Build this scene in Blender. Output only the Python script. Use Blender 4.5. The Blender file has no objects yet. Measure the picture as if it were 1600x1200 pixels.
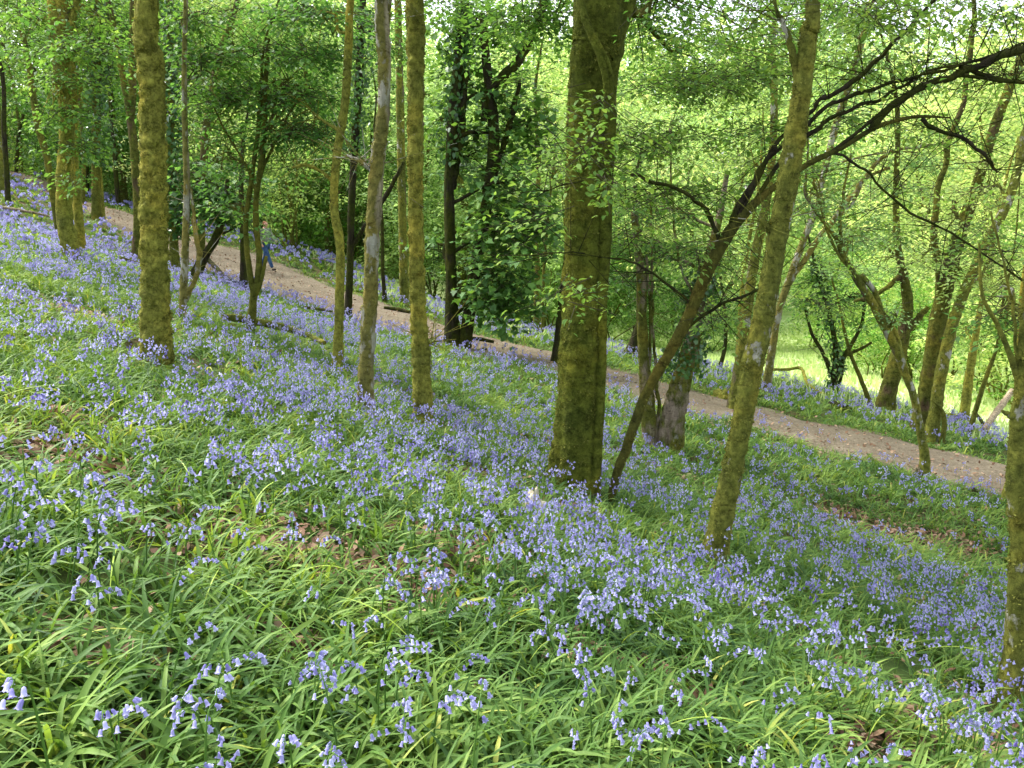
import bpy, math, numpy as np
from mathutils import Vector
R = np.random.default_rng(7)
SC = bpy.context.scene
COL = SC.collection
F = 1244.0                      # focal length in photo pixels (1600 wide)
PITCH = math.atan(270.0 / F)
CP, SP = math.cos(PITCH), math.sin(PITCH)

# ------------------------------------------------------------------ measuring
def at(u, v, Y):
    """point seen at photo pixel (u, v) at forward distance Y"""
    dx, dy = (u - 800) / F, -(v - 600) / F
    d = np.array([dx, CP + dy * SP, -SP + dy * CP])
    return d * (Y / d[1])

# ------------------------------------------------------------------ noise
def n3(p, freq, seed, octs=2):
    rs = np.random.default_rng(seed)
    out = np.zeros(len(p)); amp = 1.0; tot = 0
    fr = np.asarray(freq, float)
    for o in range(octs):
        for k in range(6):
            d = rs.normal(size=3); d /= np.linalg.norm(d)
            ph = rs.uniform(0, 6.28)
            out += amp * np.sin((p * fr) @ d * 6.283 + ph + 1.3 * np.sin((p * fr) @ rs.normal(size=3) * 2.1))
        tot += amp * 2.2
        amp *= .55; fr = fr * 2.1
    return out / tot

# ------------------------------------------------------------------ terrain
near_edge = [(-60, 262, 47), (60, 300, 38), (200, 370, 31), (320, 425, 27), (420, 460, 24), (560, 506, 21.2), (720, 549, 19), (860, 580, 17.3),
             (1000, 622, 16), (1200, 678, 14.4), (1430, 742, 13), (1570, 776, 12.2)]
far_edge = [(-60, 243, 51), (60, 278, 42), (200, 333, 36), (330, 380, 33), (425, 400, 31), (600, 473, 25.5), (740, 522, 22.5), (870, 552, 20.5),
            (960, 580, 19.2), (1200, 643, 17), (1430, 692, 15.4), (1570, 727, 14.5)]
crest = [(480, 392, 37), (600, 458, 30), (740, 503, 27.5), (860, 526, 25), (1000, 560, 23.5), (1200, 600, 21), (1400, 652, 18.8), (1590, 697, 17.3)]
ctrl = []
for x in (-8, -5, -2, 0, 2, 4, 6):
    for y in (-2, 1, 3.5, 6, 9):
        if x <= 4 or y > 3: ctrl.append((x, y, -1.6 - .3 * x * (1 if x < 4 else .96) - .13 * y))
for x, y in ((-12, 6), (-12, 12), (-8, 13), (-4, 13), (0, 13), (-14, 20), (-9, 19), (-4, 17)):
    ctrl.append((x, y, -1.6 - .3 * x - .13 * y))
for l in (near_edge, far_edge, crest):
    for c in l: ctrl.append(tuple(at(*c)))
for c in ((1250, 560, 35), (1590, 622, 28), (1420, 590, 32)): ctrl.append(tuple(at(*c)))
ctrl += [(-40, 60, 3.5), (-60, 60, 8), (-20, 60, -3), (-10, 48, -4.6), (0, 60, -7.5), (20, 60, -8), (45, 60, -8), (70, 50, -7), (0, 42, -6.6), (5, 36, -6.4), (-5, 45, -5.6),
         (-80, 120, 16), (-40, 120, 9), (0, 120, 1), (40, 120, 1), (80, 120, 3), (0, 85, -5), (35, 85, -5),
         (20, 8, -6.3), (40, 20, -8), (24, 18, -6.6), (80, 20, -8), (80, 80, -5), (30, -15, -8), (0, -15, -.4), (-20, -15, 4.2), (-80, -15, 16), (80, -15, -8),
         (-20, 10, 3.1), (-40, 20, 7), (-80, 50, 14), (-40, 40, 5), (-25, 25, 3)]
ctrl = np.array(ctrl)
def _tps_setup(P, lam=.02):
    X = P[:, :2]; n = len(X)
    r2 = ((X[:, None] - X[None]) ** 2).sum(-1)
    K = .5 * r2 * np.log(r2 + 1e-9) + lam * np.eye(n) * n
    Q = np.hstack([np.ones((n, 1)), X])
    A = np.block([[K, Q], [Q.T, np.zeros((3, 3))]])
    s = np.linalg.solve(A, np.concatenate([P[:, 2], np.zeros(3)]))
    return X, s[:n], s[n:]
_TX, _TW, _TA = _tps_setup(ctrl)
def height(x, y):
    x = np.atleast_1d(np.asarray(x, float)); y = np.atleast_1d(np.asarray(y, float))
    out = np.empty(len(x))
    for i in range(0, len(x), 50000):
        X = np.stack([np.clip(x[i:i + 50000], -80, 80), np.clip(y[i:i + 50000], -15, 120)], 1)
        r2 = ((X[:, None] - _TX[None]) ** 2).sum(-1)
        out[i:i + 50000] = (.5 * r2 * np.log(r2 + 1e-9)) @ _TW + _TA[0] + X @ _TA[1:]
    out += .025 * np.sin(1.7 * x + .6 * y) * np.sin(1.3 * y - .8 * x + 1) + .012 * np.sin(4.1 * x + 1) * np.sin(3.7 * y)
    return out
def on_ground(u, v, ymin=1.5, ymax=60):
    Y = np.concatenate([np.arange(ymin, 12, .02), np.arange(12, ymax, .1)])
    d = at(u, v, 1.0)
    g = height(d[0] * Y, Y) - d[2] * Y
    k = np.argmax(g > 0)
    if g[k] <= 0: k = len(Y) - 1
    y = Y[k]
    return np.array([d[0] * y, y, height(d[0] * y, y)[0]])

NE = np.array([at(*c)[:2] for c in near_edge]); FE = np.array([at(*c)[:2] for c in far_edge])
NE = np.vstack([NE, [NE[-1] + (10, -6)]]); FE = np.vstack([FE, [FE[-1] + (11, -6)]])
def resamp(P, n):
    s = np.concatenate([[0], np.cumsum(np.linalg.norm(np.diff(P, axis=0), axis=1))])
    t = np.linspace(0, s[-1], n)
    Q = np.stack([np.interp(t, s, P[:, k]) for k in range(P.shape[1])], 1)
    return Q
def smooth(Q, it=3):
    Q = Q.copy()
    for _ in range(it): Q[1:-1] = .25 * Q[:-2] + .5 * Q[1:-1] + .25 * Q[2:]
    return Q
NEs, FEs = smooth(resamp(NE, 160), 20), smooth(resamp(FE, 160), 20)
PC = (NEs + FEs) / 2
# half width measured square to the path
_T = np.gradient(PC, axis=0); _T /= np.linalg.norm(_T, axis=1)[:, None]
PH = np.array([np.min(np.linalg.norm(NEs - c, axis=1)) + np.min(np.linalg.norm(FEs - c, axis=1)) for c in PC]) / 2
PH = np.convolve(np.pad(PH, 10, mode='edge'), np.ones(21) / 21, 'valid')
def path_d(x, y):
    """distance to path edge, negative inside"""
    out = np.empty(len(x))
    for i in range(0, len(x), 50000):
        d = np.hypot(x[i:i + 50000, None] - PC[None, :, 0], y[i:i + 50000, None] - PC[None, :, 1]) - PH[None]
        out[i:i + 50000] = d.min(1)
    return out
CR = smooth(resamp(np.array([at(*c)[:2] for c in crest]), 80), 5)
def beyond_crest(x, y):
    """positive metres past the crest line that bounds the bank beyond the path"""
    yc = np.interp(x, CR[:, 0], CR[:, 1], left=60, right=12)
    return y - yc

# ------------------------------------------------------------------ mesh helpers
def build(name, groups, mats, parent=None, smooth_=True, loc=None):
    """groups: list of (verts, faces(M,K), material index, rnd per vertex or None)"""
    vs, loops, tot, mi, rn = [], [], [], [], []
    off = 0
    for g in groups:
        v, f = np.asarray(g[0], float), np.asarray(g[1], int)
        m = g[2] if len(g) > 2 else 0
        r = g[3] if len(g) > 3 and g[3] is not None else np.full(len(v), .5)
        if len(v) == 0: continue
        vs.append(v); loops.append((f + off).ravel()); tot.append(np.full(len(f), f.shape[1])); mi.append(np.full(len(f), m)); rn.append(r)
        off += len(v)
    me = bpy.data.meshes.new(name)
    V = np.vstack(vs)
    if loc is not None: V = V - np.asarray(loc)
    L = np.concatenate(loops); T = np.concatenate(tot)
    me.vertices.add(len(V)); me.vertices.foreach_set('co', V.astype(np.float32).ravel())
    me.loops.add(len(L)); me.loops.foreach_set('vertex_index', L.astype(np.int32))
    me.polygons.add(len(T)); me.polygons.foreach_set('loop_start', np.concatenate([[0], np.cumsum(T)[:-1]]).astype(np.int32))
    me.polygons.foreach_set('material_index', np.concatenate(mi).astype(np.int32))
    if smooth_: me.polygons.foreach_set('use_smooth', np.ones(len(T), bool))
    a = me.attributes.new('rnd', 'FLOAT', 'POINT'); a.data.foreach_set('value', np.concatenate(rn).astype(np.float32))
    me.update(calc_edges=True)
    for m in mats: me.materials.append(m)
    o = bpy.data.objects.new(name, me); COL.objects.link(o)
    if parent is not None: o.parent = parent
    elif loc is not None: o.location = loc
    return o
def tag(o, label=None, cat=None, group=None, kind=None):
    if label: o['label'] = label
    if cat: o['category'] = cat
    if group: o['group'] = group
    if kind: o['kind'] = kind
    return o
def empty(name, loc, label, cat, group=None, rz=0):
    o = bpy.data.objects.new(name, None); COL.objects.link(o)
    o.location = loc; o.rotation_euler = (0, 0, rz); o.empty_display_size = .2
    return tag(o, label, cat, group)
def copy_tree(o, parent=None):
    c = o.copy(); COL.objects.link(c); c.parent = parent
    for ch in list(o.children): copy_tree(ch, c)
    return c
def catmull(P, n):
    P = np.asarray(P, float)
    if len(P) < 3: return np.array([P[0] + (P[-1] - P[0]) * t for t in np.linspace(0, 1, n)])
    E = np.vstack([2 * P[0] - P[1], P, 2 * P[-1] - P[-2]])
    s = np.linspace(0, len(P) - 1 - 1e-6, n); i = s.astype(int); t = (s - i)[:, None]
    p0, p1, p2, p3 = E[i], E[i + 1], E[i + 2], E[i + 3]
    return .5 * (2 * p1 + (p2 - p0) * t + (2 * p0 - 5 * p1 + 4 * p2 - p3) * t ** 2 + (3 * p1 - p0 - 3 * p2 + p3) * t ** 3)
def tube(P, rad, seg=8, n=None, lump=0, freq=(6, 6, 9), seed=1, flute=0, cap=True, flare=0):
    P = np.asarray(P, float); rad = np.asarray(rad, float)
    D = np.column_stack([P, rad])
    if n: D = catmull(D, n)
    P, rad = D[:, :3], np.maximum(D[:, 3], 1e-4)
    T = np.gradient(P, axis=0); T /= np.linalg.norm(T, axis=1)[:, None] + 1e-9
    ref = np.array([.13, .97, .07]); ref = ref / np.linalg.norm(ref)
    bad = abs(T @ ref) > .95
    A = np.cross(T, ref); A[bad] = np.cross(T[bad], [1, 0, .2])
    A /= np.linalg.norm(A, axis=1)[:, None]; B = np.cross(T, A)
    th = np.arange(seg) / seg * 2 * np.pi
    r = np.repeat(rad[:, None], seg, 1)
    if flare:   # root flare near the start of the trunk
        h = np.linalg.norm(P - P[0], axis=1)
        k = np.exp(-h / flare[1])[:, None]
        r = r * (1 + flare[0] * k * (.8 + .45 * np.cos(3 * th + seed)[None] + .35 * np.cos(5 * th + 2.1 * seed)[None]))
    if flute:
        z = np.linspace(0, 1, len(P))[:, None]
        r = r * (1 + flute * np.cos(5 * th[None] + 3 * z + seed) + .6 * flute * np.cos(3 * th[None] - 2 * z))
    V = P[:, None] + A[:, None] * (np.cos(th)[None, :, None] * r[..., None]) + B[:, None] * (np.sin(th)[None, :, None] * r[..., None])
    if lump:
        N = A[:, None] * np.cos(th)[None, :, None] + B[:, None] * np.sin(th)[None, :, None]
        q = V.reshape(-1, 3)
        d = n3(q, freq, seed, 2) + .8 * (1 - 2 * np.abs(n3(q, np.array(freq) * 1.7, seed + 5, 2)))
        V = V + N * (lump * r * d.reshape(len(P), seg))[..., None]
    V = V.reshape(-1, 3)
    m = len(P)
    i = np.arange(m - 1)[:, None] * seg + np.arange(seg)[None]
    j = np.arange(m - 1)[:, None] * seg + (np.arange(seg)[None] + 1) % seg
    Fq = np.stack([i, j, j + seg, i + seg], -1).reshape(-1, 4)
    G = [(V, Fq)]
    if cap:
        c = np.vstack([V[-seg:], V[-seg:].mean(0)])
        G.append((c, np.stack([np.arange(seg), (np.arange(seg) + 1) % seg, np.full(seg, seg)], 1)))
    return G
def withmat(G, m, r=None): return [(g[0], g[1], m, None if r is None else np.full(len(g[0]), r)) for g in G]

# leaf outline templates: (K,2) along length 0..1, half width
OVAL = np.array([(0, 0), (.25, .24), (.6, .27), (1, 0), (.6, -.27), (.25, -.24)], float)
RHOMB = np.array([(0, 0), (.45, .32), (1, 0), (.45, -.32)], float)
LOBED = np.array([(0, 0), (.06, .28), (-.02, .5), (.3, .38), (.52, .52), (.62, .26), (1, 0), (.62, -.26), (.52, -.52), (.3, -.38), (-.02, -.5), (.06, -.28)], float)
def leaves(pos, direc, nrm, size, tmpl, rs, droop=.25):
    d = direc / (np.linalg.norm(direc, axis=1)[:, None] + 1e-9)
    s = np.cross(nrm, d); s /= np.linalg.norm(s, axis=1)[:, None] + 1e-9
    n = np.cross(d, s)
    K = len(tmpl); N = len(pos)
    a, b = tmpl[:, 0], tmpl[:, 1]
    V = pos[:, None] + d[:, None] * (a[None, :, None] * size[:, None, None]) + s[:, None] * (b[None, :, None] * size[:, None, None]) \
        + n[:, None] * ((.35 * np.abs(b) - droop * a ** 2)[None, :, None] * size[:, None, None])
    f = np.arange(N * K).reshape(N, K)
    return V.reshape(-1, 3), f, np.repeat(rs, K)
def sprays(C, az, m, length, size, tmpl, rng, tilt=.25, drop=-.15, flat=.25):
    """horizontal leafy twigs: S centres, m leaves each"""
    S = len(C)
    t = (np.arange(m) + .5) / m
    side = np.where(np.arange(m) % 2 == 0, 1, -1)
    dirv = np.stack([np.cos(az), np.sin(az), drop + tilt * rng.normal(size=S)], 1)
    dirv /= np.linalg.norm(dirv, axis=1)[:, None]
    perp = np.stack([-np.sin(az), np.cos(az), .3 * rng.normal(size=S)], 1)
    L = length * rng.uniform(.6, 1.3, S)
    P = C[:, None] + dirv[:, None] * (t[None, :, None] * L[:, None, None]) + perp[:, None] * (side * .12)[None, :, None] * L[:, None, None] \
        + rng.normal(size=(S, m, 3)) * (.10 * length)
    P[..., 2] -= (t[None] ** 2) * .18 * L[:, None]
    dl = dirv[:, None] * .8 + perp[:, None] * side[None, :, None] * .8 + rng.normal(size=(S, m, 3)) * .3
    nr = np.array([0, 0, 1.0]) + rng.normal(size=(S, m, 3)) * flat + rng.normal(size=(S, 1, 3)) * .18
    sz = size * rng.uniform(.6, 1.25, (S, m))
    rs = np.clip(rng.normal(.5, .16, (S, 1)) + rng.normal(0, .12, (S, m)), 0, 1)
    G = [(*leaves(P.reshape(-1, 3), dl.reshape(-1, 3), nr.reshape(-1, 3), sz.ravel(), tmpl, rs.ravel())[:2], 0, None)]
    v, f, r = leaves(P.reshape(-1, 3), dl.reshape(-1, 3), nr.reshape(-1, 3), sz.ravel(), tmpl, rs.ravel())
    ends = C + dirv * L[:, None]; ends[:, 2] -= .18 * L
    return (v, f, 0, r), (C, ends)
def twig_quads(A, B, w):
    """thin 3-sided twigs from A to B"""
    d = B - A; d /= np.linalg.norm(d, axis=1)[:, None] + 1e-9
    s = np.cross(d, [.3, .9, .2]); s /= np.linalg.norm(s, axis=1)[:, None] + 1e-9
    t = np.cross(d, s)
    w = np.broadcast_to(w, (len(A),))[:, None]
    ring = [s * w, (-.5 * s + .87 * t) * w, (-.5 * s - .87 * t) * w]
    V = np.stack([A + ring[0], A + ring[1], A + ring[2], B + ring[0] * .4, B + ring[1] * .4, B + ring[2] * .4], 1).reshape(-1, 3)
    b = np.arange(len(A))[:, None] * 6
    f = np.concatenate([b + np.array([[0, 1, 4, 3]]), b + np.array([[1, 2, 5, 4]]), b + np.array([[2, 0, 3, 5]])])
    return V, f

# ------------------------------------------------------------------ materials
def newmat(name):
    m = bpy.data.materials.new(name); m.use_nodes = True
    nt = m.node_tree; nt.nodes.clear()
    out = nt.nodes.new('ShaderNodeOutputMaterial')
    return m, nt, out
def nd(nt, typ, **kw):
    n = nt.nodes.new(typ)
    for k, v in kw.items():
        if k.startswith('i_'): n.inputs[k[2:].replace('_', ' ')].default_value = v
        else: setattr(n, k, v)
    return n
def ramp(nt, fac, stops):
    r = nt.nodes.new('ShaderNodeValToRGB'); nt.links.new(fac, r.inputs[0])
    e = r.color_ramp.elements
    while len(e) < len(stops): e.new(.5)
    for i, (p, c) in enumerate(stops): e[i].position = p; e[i].color = (*c, 1) if len(c) == 3 else c
    return r.outputs[0]
def noise(nt, scale, detail=4, vec=None, rough=.6, sc3=None):
    n = nt.nodes.new('ShaderNodeTexNoise'); n.inputs['Scale'].default_value = scale; n.inputs['Detail'].default_value = detail; n.inputs['Roughness'].default_value = rough
    if vec is None: vec = nt.nodes.new('ShaderNodeTexCoord').outputs['Object']
    if sc3:
        mp = nt.nodes.new('ShaderNodeMapping'); mp.inputs['Scale'].default_value = sc3; nt.links.new(vec, mp.inputs[0]); vec = mp.outputs[0]
    nt.links.new(vec, n.inputs['Vector'])
    return n.outputs['Fac']
def mix(nt, fac, a, b, typ='MIX'):
    m = nt.nodes.new('ShaderNodeMix'); m.data_type = 'RGBA'; m.blend_type = typ
    for s, x in ((m.inputs[0], fac), (m.inputs[6], a), (m.inputs[7], b)):
        if isinstance(x, (int, float)): s.default_value = x
        elif isinstance(x, tuple): s.default_value = (*x, 1)
        else: nt.links.new(x, s)
    return m.outputs[2]
def leaf_mat(name, stops, trans=.45, rough=.5, spec=.25, tshift=(1.25, 1.1, .5), vary=False):
    m, nt, out = newmat(name)
    at_ = nd(nt, 'ShaderNodeAttribute', attribute_name='rnd')
    oi = nd(nt, 'ShaderNodeObjectInfo')
    c = ramp(nt, at_.outputs['Fac'], stops)
    if vary:
        tone = ramp(nt, oi.outputs['Random'], [(0, (.62, .78, .85)), (.35, (.95, .98, .9)), (.6, (.75, .88, .7)), (.8, (1.12, 1.05, .9)), (1, (1.2, 1.08, 1.1))]); c = mix(nt, 1.0, c, tone, 'MULTIPLY')
    p = nd(nt, 'ShaderNodeBsdfPrincipled'); nt.links.new(c, p.inputs['Base Color'])
    p.inputs['Roughness'].default_value = rough; p.inputs['Specular IOR Level'].default_value = spec
    t = nd(nt, 'ShaderNodeBsdfTranslucent')
    tc = mix(nt, 1.0, c, tshift, 'MULTIPLY'); nt.links.new(tc, t.inputs['Color'])
    ms = nd(nt, 'ShaderNodeMixShader'); ms.inputs[0].default_value = trans
    nt.links.new(p.outputs[0], ms.inputs[1]); nt.links.new(t.outputs[0], ms.inputs[2]); nt.links.new(ms.outputs[0], out.inputs[0])
    return m
def bark_mat(name, dark, light, moss=.5, mosscol=((.045, .052, .011), (.25, .265, .048)), lichen=0.0, vscale=1.0, bump=.6, streak=(14, 14, 2.2)):
    m, nt, out = newmat(name)
    tc = nt.nodes.new('ShaderNodeTexCoord').outputs['Object']
    fine = noise(nt, vscale, 8, tc, .65, streak)
    bark = ramp(nt, fine, [(.32, dark), (.62, light)])
    mn = noise(nt, 3.2, 6, tc, .62, (1, 1, .6))
    at_ = nd(nt, 'ShaderNodeAttribute', attribute_name='rnd'); ma = nt.nodes.new('ShaderNodeMath'); ma.operation = 'MULTIPLY_ADD'; nt.links.new(at_.outputs['Fac'], ma.inputs[0]); ma.inputs[1].default_value = .9; ma.inputs[2].default_value = -.45
    mb = nt.nodes.new('ShaderNodeMath'); mb.operation = 'ADD'; nt.links.new(ma.outputs[0], mb.inputs[0]); nt.links.new(mn, mb.inputs[1])
    mfac = ramp(nt, mb.outputs[0], [(max(0, .62 - .5 * moss - .06), (0, 0, 0)), (max(.02, .62 - .5 * moss + .06), (1, 1, 1))]) if moss < 1 else 1.0
    mf = noise(nt, 15, 9, tc, .78, (1, 1, .8))
    mcol = ramp(nt, mf, [(.34, mosscol[0]), (.50, tuple(.5 * (a + b) for a, b in zip(*mosscol))), (.66, mosscol[1])])
    big = ramp(nt, noise(nt, 1.7, 4, tc, .6), [(.3, (.55, .60, .7)), (.5, (1.0, 1.0, 1.0)), (.7, (1.7, 1.35, 1.1))]); mcol = mix(nt, 1.0, mcol, big, 'MULTIPLY')
    col = mix(nt, mfac, bark, mcol) if moss > 0 else bark
    cr = noise(nt, 3.4, 9, tc, .8, (2.6, 2.6, 5.0)); crev_shade = ramp(nt, cr, [(.37, (.25, .22, .2)), (.47, (1, 1, 1))]); col = mix(nt, .8, col, crev_shade, 'MULTIPLY')  # cracks darkened: bark showing through, plus crevice shade put into the colour
    if lichen > 0:
        ln = noise(nt, 5.5, 5, tc, .6, (1, 1, .55))
        lf = ramp(nt, ln, [(.66 - .12 * lichen, (0, 0, 0)), (.70 - .12 * lichen, (1, 1, 1))])
        lc = ramp(nt, fine, [(.3, (.16, .15, .11)), (.6, (.42, .41, .34))])
        col = mix(nt, lf, col, lc)
    p = nd(nt, 'ShaderNodeBsdfPrincipled'); nt.links.new(col, p.inputs['Base Color'])
    p.inputs['Roughness'].default_value = .95; p.inputs['Specular IOR Level'].default_value = .1
    h = nt.nodes.new('ShaderNodeMath'); h.operation = 'ADD'; nt.links.new(fine, h.inputs[0]); nt.links.new(mf, h.inputs[1]); h2 = nt.nodes.new('ShaderNodeMath'); h2.operation = 'MULTIPLY_ADD'; nt.links.new(cr, h2.inputs[0]); h2.inputs[1].default_value = 1.0; nt.links.new(h.outputs[0], h2.inputs[2]); h = h2
    b = nd(nt, 'ShaderNodeBump'); b.inputs['Strength'].default_value = bump; b.inputs['Distance'].default_value = .09
    nt.links.new(h.outputs[0], b.inputs['Height']); nt.links.new(b.outputs[0], p.inputs['Normal'])
    nt.links.new(p.outputs[0], out.inputs[0])
    return m
def plain(name, c0, c1, scale=8, rough=.9, bump=.3, spec=.2):
    m, nt, out = newmat(name)
    n = noise(nt, scale, 6)
    c = ramp(nt, n, [(.35, c0), (.65, c1)])
    p = nd(nt, 'ShaderNodeBsdfPrincipled'); nt.links.new(c, p.inputs['Base Color']); p.inputs['Roughness'].default_value = rough; p.inputs['Specular IOR Level'].default_value = spec
    b = nd(nt, 'ShaderNodeBump'); b.inputs['Strength'].default_value = bump; b.inputs['Distance'].default_value = .02
    nt.links.new(n, b.inputs['Height']); nt.links.new(b.outputs[0], p.inputs['Normal']); nt.links.new(p.outputs[0], out.inputs[0])
    return m

M = {}
M['strap'] = leaf_mat('bluebell_leaf', [(0, (.03, .085, .024)), (.45, (.115, .225, .047)), (.8, (.25, .37, .08)), (1, (.42, .46, .10))], .38, .55, .22, (1.3, 1.15, .5))
M['stalk'] = leaf_mat('flower_stalk', [(0, (.05, .12, .02)), (.7, (.12, .24, .04)), (1, (.38, .52, .08))], .25, .5)
M['bell'] = leaf_mat('bell_petal', [(0, (.17, .13, .42)), (.25, (.27, .25, .57)), (.5, (.36, .35, .64)), (1, (.55, .56, .82))], .4, .6, .2, (1.1, 1.05, 1.1))
M['fresh'] = leaf_mat('fresh_leaf', [(0, (.06, .15, .03)), (.5, (.15, .31, .06)), (1, (.32, .48, .11))], .52, tshift=(1.2, 1.12, .75), vary=True)
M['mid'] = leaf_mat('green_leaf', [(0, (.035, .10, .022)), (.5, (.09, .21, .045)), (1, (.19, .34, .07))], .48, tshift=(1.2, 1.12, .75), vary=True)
M['bright'] = leaf_mat('sunny_leaf', [(0, (.17, .29, .08)), (.5, (.38, .53, .18)), (1, (.62, .75, .36))], .62, tshift=(1.15, 1.1, .85), vary=True)  # sunlight beyond the path put into the colour: paler, brighter leaf tones
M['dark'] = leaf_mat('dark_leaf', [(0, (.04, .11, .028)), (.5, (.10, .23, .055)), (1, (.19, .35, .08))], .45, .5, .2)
M['ivy'] = leaf_mat('ivy_leaf', [(0, (.02, .06, .018)), (.5, (.05, .13, .035)), (1, (.12, .24, .06))], .2, .3, .5)
M['litter'] = leaf_mat('dead_leaf', [(0, (.10, .05, .03)), (.5, (.26, .15, .09)), (1, (.42, .30, .20))], .15, .7, .2, (1, .9, .8))
M['moss_fuzz'] = leaf_mat('moss_tufts', [(0, (.06, .065, .012)), (.5, (.13, .145, .03)), (1, (.24, .25, .055))], .25, .9, .1)
M['twig'] = plain('twig_bark', (.035, .028, .018), (.09, .08, .045), 20)
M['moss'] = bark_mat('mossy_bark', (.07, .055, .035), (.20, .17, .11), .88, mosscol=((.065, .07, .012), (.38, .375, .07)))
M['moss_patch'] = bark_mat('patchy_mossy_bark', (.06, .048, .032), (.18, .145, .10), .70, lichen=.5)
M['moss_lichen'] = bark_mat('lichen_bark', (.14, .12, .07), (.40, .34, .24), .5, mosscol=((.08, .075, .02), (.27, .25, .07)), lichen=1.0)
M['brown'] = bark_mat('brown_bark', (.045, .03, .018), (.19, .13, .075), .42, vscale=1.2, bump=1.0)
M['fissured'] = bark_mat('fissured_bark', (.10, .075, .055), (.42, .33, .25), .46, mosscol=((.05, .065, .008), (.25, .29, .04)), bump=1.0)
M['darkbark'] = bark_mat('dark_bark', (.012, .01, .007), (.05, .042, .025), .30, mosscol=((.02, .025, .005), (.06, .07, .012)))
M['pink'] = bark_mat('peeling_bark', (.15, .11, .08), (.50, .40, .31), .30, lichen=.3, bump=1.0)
M['meadow'] = leaf_mat('meadow_blade', [(0, (.34, .46, .16)), (.5, (.50, .62, .27)), (1, (.68, .74, .42))], .5, tshift=(1, 1, .8))  # valley sun and its washed-out glare put into the blade colour
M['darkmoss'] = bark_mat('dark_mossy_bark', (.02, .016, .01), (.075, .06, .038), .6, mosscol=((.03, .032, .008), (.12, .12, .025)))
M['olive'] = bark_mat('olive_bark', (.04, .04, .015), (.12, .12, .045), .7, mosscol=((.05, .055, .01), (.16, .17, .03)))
M['deadwood'] = plain('dead_wood', (.10, .07, .045), (.38, .30, .21), 14)
M['rock'] = plain('pale_stone', (.20, .17, .11), (.60, .56, .42), 9)

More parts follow.
